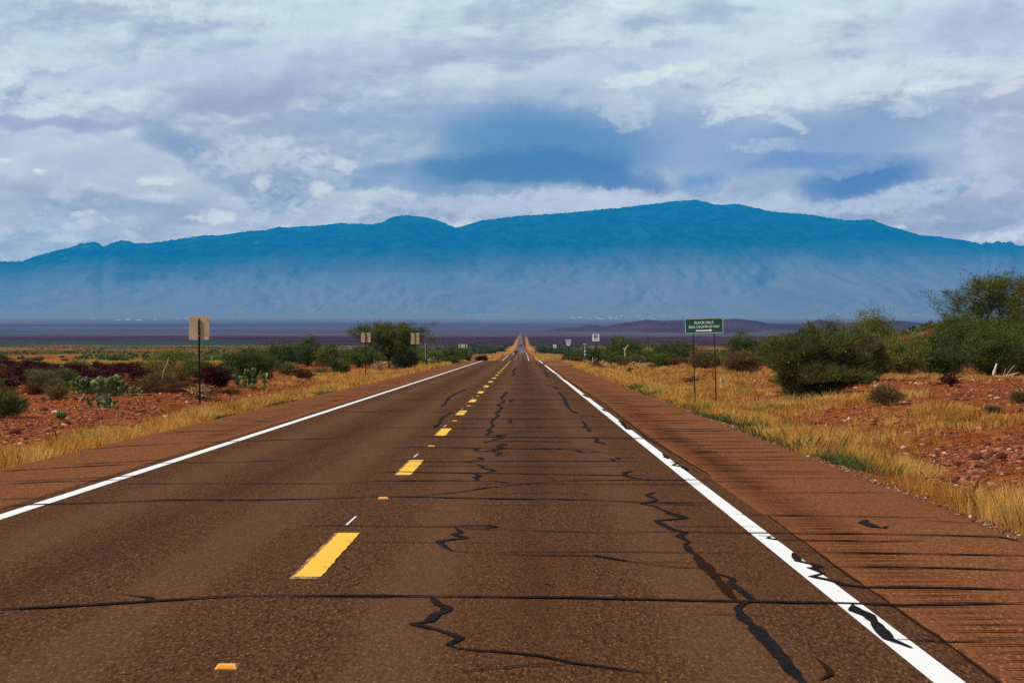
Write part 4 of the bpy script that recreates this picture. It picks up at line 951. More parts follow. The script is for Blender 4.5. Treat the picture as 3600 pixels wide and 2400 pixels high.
def prickly(px, d, w_, h_, label, seed, ps=.15, nb=9, fruit=12, yel=.12):
    r = random.Random(seed); x = X(px, d); root = empty('prickly_pear', (x, d, hz(x, d) - .02), label, 'cactus')
    mb = MB(); fb = MB(); tops = []
    def grow(base_, dirv, s, lev):
        dirv = dirv.normalized(); az_ = r.uniform(0, math.pi); nr = Vector((math.cos(az_) * .55, -1 * math.sin(az_) - .35, r.uniform(-.2, .3)))
        nr = (nr - dirv * nr.dot(dirv)).normalized(); c_ = base_ + dirv * s * .95
        if c_.z < s * .4: c_.z = s * .4
        pad_mesh(mb, c_, nr, dirv, s * .72, s, 1 if r.random() < yel * (1 + lev) / 2 else 0); tip = c_ + dirv * s * .9
        if lev > 0 and tip.z < h_ * .95:
            for _ in range(r.choice([1, 2, 2, 3])):
                sd_ = nr.cross(dirv); nd = dirv + sd_ * r.uniform(-.9, .9) + Vector((0, 0, .35)); grow(c_ + (dirv + sd_ * r.uniform(-.5, .5)) * s * .75, nd, s * r.uniform(.8, .98), lev - 1)
        else: tops.append(tip)
    lv = max(1, int(h_ / (ps * 1.6)))
    for i in range(nb):
        an = r.uniform(0, 2 * math.pi); rr = w_ / 2 * math.sqrt(r.random()) * .85
        grow(Vector((math.cos(an) * rr, math.sin(an) * rr * .6, -.02)), Vector((math.cos(an) * .5 * rr / w_ * 2, math.sin(an) * .4, 1)), ps * r.uniform(.85, 1.1), min(lv, 3) - (1 if rr > w_ * .32 else 0))
    mb.build('pads', [M['pad'], M['pady']], root, True)
    if fruit:
        for t_ in r.sample(tops, min(fruit, len(tops))): MB().tube([t_, t_ + Vector((0, 0, .03)), t_ + Vector((0, 0, .055))], [.018, .026, .012], 6).build('fruit', M['fruit'], root)
prickly(300, 77, 1.1, .68, 'large prickly pear cactus, left mound of the biggest clump', 3, .13, 16, 4)
prickly(384, 74.5, 1.05, .72, 'large prickly pear cactus with raised pads, right mound of the biggest clump', 4, .14, 16, 4, .16)
prickly(348, 63, .95, .30, 'low prickly pear with red fruit in front of the biggest cactus clump', 5, .085, 17, 14, .15)
prickly(465, 76, .75, .32, 'small sprawling prickly pear with red fruit right of the biggest cactus clump', 6, .08, 12, 10, .3)
prickly(884, 92, 1.25, .82, 'upright green prickly pear in front of the wide pale green bush', 7, .15, 13, 0, .15)
prickly(1506, 218, 2.0, .95, 'yellowish prickly pear at the foot of the narrow milepost back', 8, .17, 17, 0, .6)
# barrel cactus
def barrel(px, d, r_, label):
    x = X(px, d); mb = MB(); K = 28; rings = []
    for t in np.linspace(0, 1, 9):
        z_ = t * r_ * 1.7; rr = r_ * math.sqrt(max(.02, 1 - (t * 1.7 - .75) ** 2 * .95)) if t < 1 else .02
        rings.append([(rr * (1 + .09 * (-1) ** k) * math.cos(2 * math.pi * k / K), rr * (1 + .09 * (-1) ** k) * math.sin(2 * math.pi * k / K), z_) for k in range(K)])
    vs = [v for q_ in rings for v in q_]; fs = [[i * K + k, i * K + (k + 1) % K, (i + 1) * K + (k + 1) % K, (i + 1) * K + k] for i in range(8) for k in range(K)] + [[8 * K + k for k in range(K)]]
    o = mb.add(vs, fs).build('barrel_cactus', M['pad']); o.location = (x, d, hz(x, d) - .02); tag(o, label, 'cactus')
barrel(211, 53.6, .13, 'small round ribbed barrel cactus on the red stony ground at left')

# dead wood ----------------------------------------------------------------
def snag(px, d, paths, label, name='dead_branch', mt='bark_w', cat='dead wood'):
    x = X(px, d); mb = MB()
    for pts, r0 in paths: mb.tube(pts, [r0 * (1 - .6 * i / (len(pts) - 1)) for i in range(len(pts))], 6)
    o = mb.build(name, M[mt], None, True); o.location = (x, d, hz(x, d)); return tag(o, label, cat)
snag(3492, 112, [([(0, 0, -.05), (.02, 0, .25), (.08, 0, .45), (.17, 0, .74)], .10), ([(0, 0, .05), (.4, -.1, .02), (.9, 0, .12), (1.4, .1, .25)], .06), ([(.7, 0, .1), (.9, 0, .4), (1.15, 0, .65)], .02), ([(.5, 0, .05), (.7, .1, .45)], .018)], 'bleached white dead stump with a fallen branch below the mesquite', 'tree_stump')
snag(2197, 232, [([(0, 0, -.1), (.05, 0, .8), (-.03, 0, 1.4), (.1, 0, 1.75), (.42, 0, 2.15)], .07), ([(-.02, 0, 1.3), (-.13, 0, 1.8)], .05), ([(.3, 0, .1), (.8, 0, .6), (1.1, 0, .95)], .035)], 'bare pale forked snag standing against the large dark bush', 'dead_tree', cat='dead tree')
snag(2083, 226, [([(-.35, 0, 0), (0, 0, .3), (.05, 0, .85)], .05), ([(0, 0, .25), (.35, 0, .6), (.6, 0, .75)], .035), ([(0, 0, .2), (-.5, 0, .45)], .03)], 'pale crooked dead branch left of the adopt a highway post')
snag(2538, 88, [([(.1, 0, -.02), (.0, 0, .18), (-.06, 0, .36), (-.05, 0, .6)], .02)], 'thin curved bleached stick right of the green sign posts')
snag(284, 66, [([(-.09, 0, 0), (-.04, 0, .12), (.03, 0, .2), (.06, 0, .32)], .018), ([(-.04, 0, .12), (-.12, 0, .2)], .012)], 'short pale broken stick in front of the biggest cactus clump')
snag(585, 85, [([(-.2, 0, .5), (-.15, 0, .9), (.02, 0, 1.25), (.06, 0, 1.45)], .016)], 'long pale bare stalk leaning above the round dusty shrub')
snag(2310 - 75, 205, [([(-.7, 0, .15), (-.2, 0, .45), (.3, 0, .2), (.9, 0, .35)], .035), ([(.2, 0, .2), (.5, 0, .55)], .03)], 'tangled pale dead branches on the ground right of the adopt a highway post')
o = MB().tube([(-.22, 0, 0), (.0, 0, .28), (.12, 0, .5)], [.02, .018, .018], 5).tube([(.12, 0, .5), (.2, 0, .66), (.27, 0, .8)], [.035, .05, .03], 6, 1).build('agave_stalk', [M['bark2'], M['pady']], None, True)
x_ = X(2112, 196); o.location = (x_, 196, hz(x_, 196)); tag(o, 'leaning stalk with a bright yellow tip right of the adopt a highway post', 'plant')

# ------------------------------------------------------------------ signs
def rrect(w_, h_, rad, z0=0., k=4):
    pts = []
    for cx, cz, a0 in ((w_ / 2 - rad, h_ / 2 - rad, 0), (-w_ / 2 + rad, h_ / 2 - rad, 90), (-w_ / 2 + rad, -h_ / 2 + rad, 180), (w_ / 2 - rad, -h_ / 2 + rad, 270)):
        for i in range(k + 1): a_ = math.radians(a0 + 90 * i / k); pts.append((cx + rad * math.cos(a_), cz + rad * math.sin(a_)))
    return pts
def plate(mb, pts, y0, y1, m=0, cx=0, cz=0):
    n_ = len(pts); vs = [(a_ + cx, y0, c_ + cz) for a_, c_ in pts] + [(a_ + cx, y1, c_ + cz) for a_, c_ in pts]
    mb.add(vs, [list(range(n_)), list(range(2 * n_ - 1, n_ - 1, -1))] + [[i, i + n_, (i + 1) % n_ + n_, (i + 1) % n_] for i in range(n_)], m)
def ring(mb, o_, i_, y, m=0, cx=0, cz=0):
    n_ = len(o_); vs = [(a_ + cx, y, c_ + cz) for a_, c_ in o_] + [(a_ + cx, y, c_ + cz) for a_, c_ in i_]
    mb.add(vs, [[i, (i + 1) % n_, (i + 1) % n_ + n_, i + n_] for i in range(n_)], m)
def text(mb, s, h_, cx, cz, y, m=0, wfit=None, bold=.0, sp=1.0):
    cu = bpy.data.curves.new('letters', 'FONT'); cu.body = s; cu.size = 1.0; cu.align_x = 'CENTER'; cu.offset = bold; cu.space_character = sp
    cu.resolution_u = 3
    ob = bpy.data.objects.new('letters', cu); C.objects.link(ob); bpy.context.view_layer.update()
    me = bpy.data.meshes.new_from_object(ob.evaluated_get(bpy.context.evaluated_depsgraph_get()))
    V_ = np.array([v.co[:] for v in me.vertices]); Fp = [list(p_.vertices) for p_ in me.polygons]
    bpy.data.objects.remove(ob); bpy.data.curves.remove(cu); bpy.data.meshes.remove(me)
    lo, hi = V_.min(0), V_.max(0); sc = h_ / (hi[1] - lo[1]); sx = sc if wfit is None else wfit / (hi[0] - lo[0])
    vs = [((v[0] - (lo[0] + hi[0]) / 2) * sx + cx, y, (v[1] - (lo[1] + hi[1]) / 2) * sc + cz) for v in V_]
    mb.add(vs, Fp, m)
def ubar(mb, x, z0, z1, y, w_=.05, lean=0., m=0):
    """flanged steel channel post"""
    sec = [(-w_ / 2, 0), (-w_ * .28, 0), (-w_ * .18, w_ * .5), (w_ * .18, w_ * .5), (w_ * .28, 0), (w_ / 2, 0), (w_ / 2, .006), (w_ * .24, w_ * .5 + .006), (-w_ * .24, w_ * .5 + .006), (-w_ / 2, .006)]
    vs = [(x + a_ - lean, y + c_, z0) for a_, c_ in sec] + [(x + a_, y + c_, z1) for a_, c_ in sec]; n_ = len(sec)
    mb.add(vs, [[i, (i + 1) % n_, (i + 1) % n_ + n_, i + n_] for i in range(n_)] + [list(range(n_))[::-1], list(range(n_, 2 * n_))], m)

def back_sign(px, d, w_, ztop, h_, label, postx=0, seed=0, post_top=None, extra=None, lean=0., group='sign backs facing the viewer on the left verge'):
    x = X(px, d); root = empty('road_sign', (x, d, hz(x, d)), label, 'road sign', group); z0 = root.location.z
    zt = ztop - z0; cz = zt - h_ / 2
    mb = MB(); plate(mb, rrect(w_, h_, .04), 0, .004, 0, 0, cz); mb.build('sign_panel', M['back'], root)
    mb = MB(); ubar(mb, postx, -.4, (post_top - z0) if post_top else zt - .04, -.045, .055, lean); mb.build('post', M['post_dark'], root)
    mb = MB(); sx = w_ * .36; plate(mb, [(-.028, -.02), (.028, -.02), (.028, .02), (-.028, .02)], -.002, 0.0005, 0, sx, cz - h_ / 2 + .05)
    st = mb.build('sticker', M['sticker'], root)
    mb = MB(); plate(mb, [(-.016, -.005), (.016, -.005), (.006, .006), (-.006, .006)], -.004, -.0021, 0, sx, cz - h_ / 2 + .049); mb.build('print', M['sticker_ink'], st)
    for bz in (cz + h_ * .32, cz - h_ * .32): MB().tube([(postx, -.052, bz), (postx, -.058, bz)], [.009, .009], 8).build('bolt', M['sticker'], root)
    return root, cz
back_sign(699, 60, .595, Zp(1110, 60), .70, 'nearest tan sign back on a black post at the far left', 0.0, 1, Zp(1119, 60), lean=-.03)
back_sign(1285.5, 124, .575, Zp(1169, 124), .58, 'square tan sign back on one post left of the mesquite tree', 0, 2, Zp(1169, 124))
rt, cz = back_sign(1459, 166, .68, Zp(1185, 166), .56, 'stacked pair of tan sign backs right of the mesquite tree', 0, 3, Zp(1170, 166))
mb = MB(); plate(mb, rrect(.66, .33, .03), 0, .004, 0, 0, cz + .28 + .175); mb.build('upper_panel', M['back'], rt)
x_ = X(1499, 192); rt = empty('milepost', (x_, 192, hz(x_, 192)), 'narrow upright milepost back with a wooden look right of the stacked sign backs', 'road sign'); z0 = rt.location.z
mb = MB(); zt = Zp(1206, 192) - z0; plate(mb, rrect(.27, 1.08, .02), 0, .004, 0, 0, zt - .36 - .54 + .02); mb.build('sign_panel', M['back'], rt)
mb = MB(); plate(mb, rrect(.30, .33, .02), 0, .004, 0, 0, zt - .17); mb.build('upper_panel', M['back'], rt)
mb = MB(); ubar(mb, 0, -.3, zt - .02, -.05, .085); mb.build('post', M['post_dark'], rt)
x_ = X(1626.7, 350); zg = hz(x_, 350); rt = empty('road_sign', (x_, 350, zg), 'wide grey sign back on two posts near the road crest on the left', 'road sign')
mb = MB(); plate(mb, rrect(1.46, .62, .04), 0, .005, 0, 0, Zp(1216, 350) - zg); mb.build('sign_panel', mat('sign_back_grey', (.42, .40, .38), .5), rt)
for sx in (-.45, .42): mb = MB(); ubar(mb, sx, -.3, Zp(1210, 350) - zg, -.05, .075); mb.build('post', M['post'], rt)
# beige board far right
x_ = X(3233, 196); zg = hz(x_, 196); rt = empty('sign_board', (x_, 196, zg), 'beige board on two posts in the gap between the right-hand bushes', 'sign')
mb = MB(); plate(mb, rrect(1.18, .74, .02), 0, .01, 0, 0, Zp(1181, 196) - zg); mb.build('board', mat('board_beige', (.36, .26, .12), .7), rt)
for sx in (-.42, .46): mb = MB(); mb.box((sx, -.05, (Zp(1168, 196) - zg) / 2 - .1), (.085, .06, Zp(1168, 196) - zg + .2)); mb.build('post', M['post'], rt)

# green guide sign
d = 72.0; x_ = X(2475, d); zg = hz(x_, d); rt = empty('guide_sign', (x_, d, zg), 'green BLACK HILLS BACK COUNTRY BY-WAY sign with white arrow on two posts', 'road sign', None, math.radians(-9))
cz = Zp(1145, d) - zg; gw, gh = 1.345, .545
tilt = math.radians(-1.6)
mb = MB(); plate(mb, rrect(gw, gh, .05), -.004, .004, 0, 0, 0); pnl = mb.build('sign_panel', M['sgreen'], rt); pnl.location = (0, 0, cz); pnl.rotation_euler = (0, tilt, 0)
mb = MB(); ring(mb, rrect(gw - .03, gh - .03, .042), rrect(gw - .056, gh - .056, .034), -.0065); mb.build('border', M['white'], pnl)
mb = MB(); text(mb, 'BLACK HILLS', .092, 0, .115, -.0065, wfit=.66, bold=.004); text(mb, 'BACK COUNTRY BY-WAY', .088, .005, -.030, -.0065, wfit=1.06, bold=.004); mb.build('lettering', M['white'], pnl)
mb = MB(); mb.add([(-.29, -.0065, -.185), (.19, -.0065, -.185), (.19, -.0065, -.215), (.29, -.0065, -.163), (.19, -.0065, -.111), (.19, -.0065, -.141), (-.29, -.0065, -.141)], [[0, 1, 5, 6], [2, 3, 4]]); mb.build('arrow', M['white'], pnl)
ubar_m = MB(); ubar(ubar_m, -.385, -.35, cz - gh / 2 + .12, .012, .042, -.10); ubar_m.build('post', M['post'], rt)
ubar_m = MB(); ubar(ubar_m, .355, -.75, cz - gh / 2 + .14, .012, .042, -.09); ubar_m.build('post', M['post'], rt)

# adopt a highway
d = 200.; x_ = X(2094.5, d); zg = hz(x_, d); rt = empty('volunteer_sign', (x_, d, zg), 'square white ADOPT A HIGHWAY sign with a blue emblem on a thin post', 'road sign')
cz = Zp(1186.5, d) - zg; mb = MB(); plate(mb, rrect(.69, .69, .03), -.004, .004, 0, 0, 0); pnl = mb.build('sign_panel', M['white'], rt); pnl.location = (0, 0, cz)
for sx in (-.215, .215): mb = MB(); plate(mb, rrect(.05, .56, .005), -.0055, -.0042, 0, sx, 0); mb.build('tan_stripe', M['stan'], pnl)
mb = MB(); plate(mb, rrect(.33, .34, .02), -.007, -.0058, 0, 0, .12); em = mb.build('emblem', M['sblue'], pnl)
mb = MB()
for a0, a1, r0, r1, cx, cz_ in ((20, 190, .055, .10, -.01, .10), (200, 320, .03, .07, .06, .12)):
    K = 8; vs = []
    for i in range(K + 1):
        an = math.radians(a0 + (a1 - a0) * i / K); vs += [(cx + r1 * math.cos(an), -.0085, cz_ + r1 * math.sin(an)), (cx + r0 * math.cos(an), -.0085, cz_ + r0 * math.sin(an))]
    mb.add(vs, [[2 * i, 2 * i + 1, 2 * i + 3, 2 * i + 2] for i in range(K)])
mb.build('emblem_shape', M['white'], em)
mb = MB(); text(mb, 'ADOPT A', .05, 0, -.12, -.0065, wfit=.34, bold=.02); text(mb, 'HIGHWAY', .055, 0, -.225, -.0065, wfit=.36, bold=.02); mb.build('lettering', M['sblack'], pnl)
mb = MB(); ubar(mb, 0, -.4, cz - .25, .012, .055); mb.build('post', M['post'], rt)

# milepost 139
d = 200.; x_ = X(2056, d); zg = hz(x_, d); rt = empty('milepost', (x_, d, zg), 'green MILE 139 marker with stacked white digits on the right verge', 'road sign')
cz = Zp(1229.5, d) - zg; hh = 1.31; mb = MB(); plate(mb, rrect(.35, hh, .02), -.004, .004); pnl = mb.build('sign_panel', M['sgreen'], rt); pnl.location = (0, 0, cz)
mb = MB(); text(mb, 'MILE', .115, 0, hh / 2 - .13, -.0065, wfit=.27, bold=.03)
for i, c_ in enumerate('139'): text(mb, c_, .25, 0, hh / 2 - .42 - .345 * i, -.0065, bold=.04)
mb.build('digits', M['white'], pnl)
mb = MB(); ring(mb, rrect(.345, hh - .01, .018), rrect(.325, hh - .03, .012), -.0066); mb.build('border', mat('border_green', (.10, .30, .20), .5), pnl)
mb = MB(); ubar(mb, 0, -.3, cz - hh / 2 + .1, .012, .07); mb.build('post', M['post'], rt)

# route shield with SOUTH plate
d = 250.; x_ = X(1998, d); zg = hz(x_, d); rt = empty('route_sign', (x_, d, zg), 'SOUTH plate above a black and white US 191 route shield', 'road sign')
cz = Zp(1208.5, d) - zg; mb = MB(); plate(mb, rrect(.62, .53, .03), -.004, .004); pnl = mb.build('shield_panel', M['sblack'], rt); pnl.location = (0, 0, cz)
sh = [(-.27, .17), (-.22, .235), (-.13, .205), (-.05, .235), (0, .22), (.05, .235), (.13, .205), (.22, .235), (.27, .17), (.245, .08), (.28, -.03), (.26, -.13), (.17, -.19), (.06, -.205), (0, -.235), (-.06, -.205), (-.17, -.19), (-.26, -.13), (-.28, -.03), (-.245, .08)]
mb = MB(); plate(mb, sh, -.0065, -.0045); shp = mb.build('shield', M['white'], pnl)
mb = MB(); text(mb, '191', .26, 0, .0, -.009, wfit=.44, bold=.03); mb.build('digits', M['sblack'], shp)
mb = MB(); plate(mb, rrect(.64, .24, .02), -.004, .004); p2 = mb.build('direction_plate', M['white'], rt); p2.location = (0, 0, cz + .40)
mb = MB(); text(mb, 'SOUTH', .16, 0, 0, -.0065, wfit=.55, bold=.04); mb.build('lettering', M['sblack'], p2)
mb = MB(); ubar(mb, 0, -.3, cz - .1, .012, .065); mb.build('post', M['post'], rt)

# speed limit 65
d = 400.; x_ = X(1950.3, d); zg = hz(x_, d); rt = empty('speed_sign', (x_, d, zg), 'small white SPEED LIMIT 65 sign farthest along the right verge', 'road sign')
cz = Zp(1217, d) - zg; mb = MB(); plate(mb, rrect(.62, .78, .03), -.004, .004); pnl = mb.build('sign_panel', M['white'], rt); pnl.location = (0, 0, cz)
mb = MB(); text(mb, 'SPEED', .09, 0, .27, -.0065, wfit=.42, bold=.02); text(mb, 'LIMIT', .09, 0, .14, -.0065, wfit=.36, bold=.02); text(mb, '65', .33, 0, -.15, -.0065, wfit=.46, bold=.04)
mb.build('lettering', M['sblack'], pnl); mb = MB(); ring(mb, rrect(.59, .75, .025), rrect(.56, .72, .02), -.0066); mb.build('border', M['sblack'], pnl)
mb = MB(); ubar(mb, 0, -1.5, cz - .3, .012, .075); mb.build('post', M['post'], rt)

# little blue and white arrow panel by the far junction
d = 900.; x_ = X(1861, d); zg = hz(x_, d); rt = empty('arrow_sign', (x_, d, zg), 'tiny blue and white pointed sign beside the far stretch of road', 'road sign')
cz = Zp(1230.5, d) - zg; mb = MB(); plate(mb, [(-.4, -.22), (0, -.22), (0, .22), (-.4, .22)], -.02, .02); mb.build('blue_panel', M['sblue'], rt).location = (0, 0, cz)
mb = MB(); plate(mb, [(0, -.22), (.5, 0), (0, .22)], -.02, .02); mb.build('white_panel', M['white'], rt).location = (0, 0, cz)
mb = MB(); mb.box((-.1, .03, cz / 2 - .5), (.12, .05, cz + .6)); mb.build('post', M['post'], rt)

# thin pole and fence posts
def pole(px, d, top, label, r_=.045, name='utility_pole', cat='pole', group=None):
    x_ = X(px, d); zg = hz(x_, d); h_ = Zp(top, d) - zg
    mb = MB(); mb.tube([(0, 0, -.3), (0.01, 0, h_ * .6), (-.03, 0, h_)], [r_, r_ * .9, r_ * .75], 7)
    o = mb.build(name, M['bark'], None, True); o.location = (x_, d, zg); tag(o, label, cat, group)
pole(2279, 244, 1178, 'thin dark bare pole standing alone left of the green road sign', .055)
pole(135, 82, 1311, 'thin dark fence stake left of the big prickly pear, the left one of two', .022, 'fence_stake', 'fence stake', 'thin fence stakes in the brush')
pole(218, 84, 1306, 'thin dark fence stake touching the left side of the big prickly pear', .018, 'fence_stake', 'fence stake', 'thin fence stakes in the brush')

# ------------------------------------------------------------------ vehicles
def vehicle(name, px, d, label, paint_c, toward, L=4.9, W_=1.95, Hh=1.85, van=False, group=None, cat='vehicle'):
    x_ = X(px, d); z_ = float(zr(d)); rt = empty(name, (x_, d, z_), label, cat, group, 0 if not toward else math.pi)
    # local -Y is the side facing back along travel; the car drives towards +Y
    pm = mat(name + '_paint', paint_c, .3, .1, .5)
    prof = [(-L / 2, .42), (-L / 2, .95), (-L / 2 + .12, 1.02), (-L / 2 + .35, Hh - .08), (-L / 2 + .7, Hh), (L * .08, Hh), (L * .24, 1.12), (L / 2 - .25, .98), (L / 2, .80), (L / 2, .40), (L * .34, .34), (-L * .34, .34)]
    if van: prof = [(-L / 2, .42), (-L / 2, 1.0), (-L / 2 + .08, Hh - .1), (-L / 2 + .3, Hh), (L * .2, Hh), (L * .34, 1.15), (L / 2 - .1, 1.0), (L / 2, .8), (L / 2, .4), (-L * .34, .34)]
    mb = MB(); n_ = len(prof); rows = []
    for sx, ins in ((-1, .10), (-1, 0.), (1, 0.), (1, .10)):
        wv = W_ / 2
        rows.append([(sx * (wv - ins - (.16 if pz > 1.15 else 0)), py_ * (1 - ins * .1), pz) for py_, pz in prof])
    vs = [v for r_ in rows for v in r_]
    fs = [[i * n_ + k, (i + 1) * n_ + k, (i + 1) * n_ + (k + 1) % n_, i * n_ + (k + 1) % n_] for i in range(3) for k in range(n_)] + [list(range(n_)), [3 * n_ + k for k in range(n_)][::-1]]
    mb.add(vs, fs); body = mb.build('body', pm, rt, False)
    yf, yr = (L * .085, L * .235) if not van else (L * .205, L * .335)
    mb = MB(); mb.add([(-W_ * .36, yf + .03, Hh - .05), (W_ * .36, yf + .03, Hh - .05), (W_ * .42, yr + .02, 1.17), (-W_ * .42, yr + .02, 1.17)], [[0, 1, 2, 3]]); mb.build('windscreen', M['glass'], rt)
    mb = MB(); mb.add([(-W_ * .34, -L / 2 + .28, Hh - .16), (W_ * .34, -L / 2 + .28, Hh - .16), (W_ * .38, -L / 2 + .11, 1.12), (-W_ * .38, -L / 2 + .11, 1.12)], [[0, 3, 2, 1]]); mb.build('rear_window', M['glass'], rt)
    for sx in (-1, 1):
        mb = MB(); mb.add([(sx * (W_ / 2 - .145), -L * .36, 1.18), (sx * (W_ / 2 - .145), yf - .1, 1.18), (sx * (W_ / 2 - .152), yf - .3, Hh - .14), (sx * (W_ / 2 - .152), -L * .33, Hh - .14)], [[0, 1, 2, 3]]); mb.build('side_window', M['glass'], rt)
        for wy in (-L * .31, L * .32):
            mb = MB(); mb.tube([(sx * (W_ / 2 - .24), wy, .36), (sx * (W_ / 2 + .01), wy, .36)], [.36, .36], 16); wh = mb.build('wheel', M['tire'], rt, False)
            mb = MB(); mb.tube([(sx * (W_ / 2 + .005), wy, .36), (sx * (W_ / 2 + .02), wy, .36)], [.2, .19], 12); mb.build('rim', M['lampw'], wh)
        mb = MB(); mb.box((sx * W_ * .37, L / 2 + .01, .78), (.34, .06, .2), 0, .02); mb.build('headlight', M['lampw'], rt)
        mb = MB(); mb.box((sx * W_ * .42, -L / 2 - .01, .95), (.18, .06, .3), 0, .02); mb.build('tail_light', M['lampr'], rt)
    mb = MB(); mb.box((0, L / 2 + .02, .56), (W_ * .8, .08, .2), 0, .02); mb.build('bumper', M['tire'], rt)
    mb = MB(); mb.box((0, -L / 2 - .02, .56), (W_ * .9, .08, .2), 0, .02); mb.build('bumper', M['tire'], rt)
    return rt
vehicle('pickup_truck', 1814.5, 1090, 'dark oncoming pickup truck with bright headlights, nearest vehicle in the left lane', (.015, .025, .03), True, 5.6, 2.05, 2.05)
vehicle('suv', 1837.5, 1120, 'pale sport utility vehicle driving away, nearest vehicle in the right lane', (.62, .52, .50), False, 4.9, 1.95, 1.9)
vehicle('van', 1832.5, 2250, 'dark red vehicle driving away farther down the right lane', (.22, .012, .02), False, 5.2, 2.4, 2.8, True)
vehicle('car', 1824, 2200, 'small dark car coming up the left lane beside the red vehicle', (.03, .03, .045), True, 4.6, 2.0, 1.7)
vehicle('delivery_truck', 1828.5, 4300, 'white truck farthest away on the road', (.75, .75, .75), True, 7, 2.6, 3.4, True)

# ------------------------------------------------------------------ stones
def rocks(name, P, sz, mtl, seed, flat=.55):
    r = np.random.default_rng(seed); n_ = len(P)
    ico = np.array([(0, 0, 1), (.89, 0, .45), (.28, .85, .45), (-.72, .53, .45), (-.72, -.53, .45), (.28, -.85, .45), (.72, .53, -.45), (-.28, .85, -.45), (-.89, 0, -.45), (-.28, -.85, -.45), (.72, -.53, -.45), (0, 0, -1)])
    fc = np.array([(0,1,2),(0,2,3),(0,3,4),(0,4,5),(0,5,1),(1,6,2),(2,7,3),(3,8,4),(4,9,5),(5,10,1),(2,6,7),(3,7,8),(4,8,9),(5,9,10),(1,10,6),(11,7,6),(11,8,7),(11,9,8),(11,10,9),(11,6,10)])
    th = r.random(n_) * 6.28; c_, s_ = np.cos(th), np.sin(th)
    B = ico[None] * (1 + .28 * r.standard_normal((n_, 12, 1)).clip(-1.5, 1.5)) * np.stack([.8 + .6 * r.random(n_), .6 + .4 * r.random(n_), flat * (.6 + .7 * r.random(n_))], -1)[:, None, :]
    R_ = np.stack([B[..., 0] * c_[:, None] - B[..., 1] * s_[:, None], B[..., 0] * s_[:, None] + B[..., 1] * c_[:, None], B[..., 2]], -1) * np.asarray(sz)[:, None, None]
    Vv = (R_ + P[:, None, :]).reshape(-1, 3); Ff = (fc[None] + (np.arange(n_) * 12)[:, None, None]).reshape(-1, 3)
    return mesh(name, Vv, Ff, mtl, tint=np.repeat(r.random(n_), 12))
def stone_mat(name, c1, c2, c3):
    m, n, b = nmat(name, .9, .15); at = n.n('ShaderNodeAttribute', attribute_name='tint').outputs['Fac']
    c = n.mix(n.step(at, .0, 1.0), (*c1, 1), (*c2, 1)); c = n.mix(n.step(at, .95, .985), c, (*c3, 1))
    c = n.mix(n.step(n.noise(pos(n), 25, 4), .5, .7, 0, .4), c, (c1[0] * .6, c1[1] * .5, c1[2] * .5, 1)); n.link(c, b.inputs['Base Color']); return m
M['stone'] = stone_mat('red_stone', (.085, .018, .008), (.40, .16, .072), (.62, .44, .28))
M['gravel'] = stone_mat('verge_gravel', (.14, .055, .028), (.34, .17, .09), (.70, .55, .40))
M['rockd'] = stone_mat('dark_rock', (.09, .018, .010), (.15, .030, .018), (.2, .08, .05))
def field(n_, x0f, x1f, d0, d1, pw=1.6):
    d = d0 + (d1 - d0) * rng.random(n_) ** pw; t = rng.random(n_); x = x0f(d) + (x1f(d) - x0f(d)) * t
    return x, d
# right and left stony ground
xa, da = field(17000, lambda d: 6.2 + 0 * d, lambda d: .262 * d + 2, 28, 130, 1.5)
xb, db = field(13000, lambda d: -.262 * d - 3, lambda d: -8.6 + 0 * d, 36, 120, 1.3)
xx = np.concatenate([xa, xb]); dd = np.concatenate([da, db]); ok = (xx * np.sign(xx) > 6); xx, dd = xx[ok], dd[ok]
cl = fbm(xx / 2.5, dd / 2.5, 61); ok = cl > -.15 + .4 * rng.random(len(cl)) - .2; xx, dd = xx[ok], dd[ok]
sz = (.016 + .05 * rng.random(len(xx)) ** 3.0) * (1 + dd / 160)
tag(rocks('stones', np.stack([xx, dd, H(xx, dd) + sz * .1], -1), sz, M['stone'], 5), kind='stuff')
# gravel along the edges of the pavement
nG = 26000; d = 12 + 150 * rng.random(nG) ** 1.9; sg = rng.random(nG) < .5; o_ = np.abs(rng.standard_normal(nG)) * .33 + .02
x = np.where(sg, PL - o_, PR + o_); sz = (.006 + .014 * rng.random(nG) ** 2) * (1 + d / 50)
tag(rocks('gravel', np.stack([x, d, H(x, d) + sz * .25], -1), sz, M['gravel'], 6, .7), kind='stuff')
def boulder(px, d, s, label, mt='rockd', seed=1, group=None, flat=.62):
    r = np.random.default_rng(seed); u = np.linspace(0, math.pi, 9); v = np.linspace(0, 2 * math.pi, 15)[:-1]
    pts = []; 
    for a_ in u:
        for c_ in v:
            n3 = np.array([math.sin(a_) * math.cos(c_), math.sin(a_) * math.sin(c_), math.cos(a_)])
            k = 1 + .45 * float(fbm(n3[0] * 1.7 + seed, n3[1] * 1.7 + n3[2] * 2.1, seed, 3)); pts.append(n3 * k * np.array([s, s * .75, s * flat]))
    K = 14; fs = np.array([[i * K + k, (i + 1) * K + k, (i + 1) * K + (k + 1) % K, i * K + (k + 1) % K] for i in range(8) for k in range(K)])
    o = mesh('rock', np.array(pts), fs, M[mt], tint=np.full(len(pts), r.random() * .8)); x_ = X(px, d); o.location = (x_, d, hz(x_, d) + s * flat * .45)
    tag(o, label, 'rock', group)
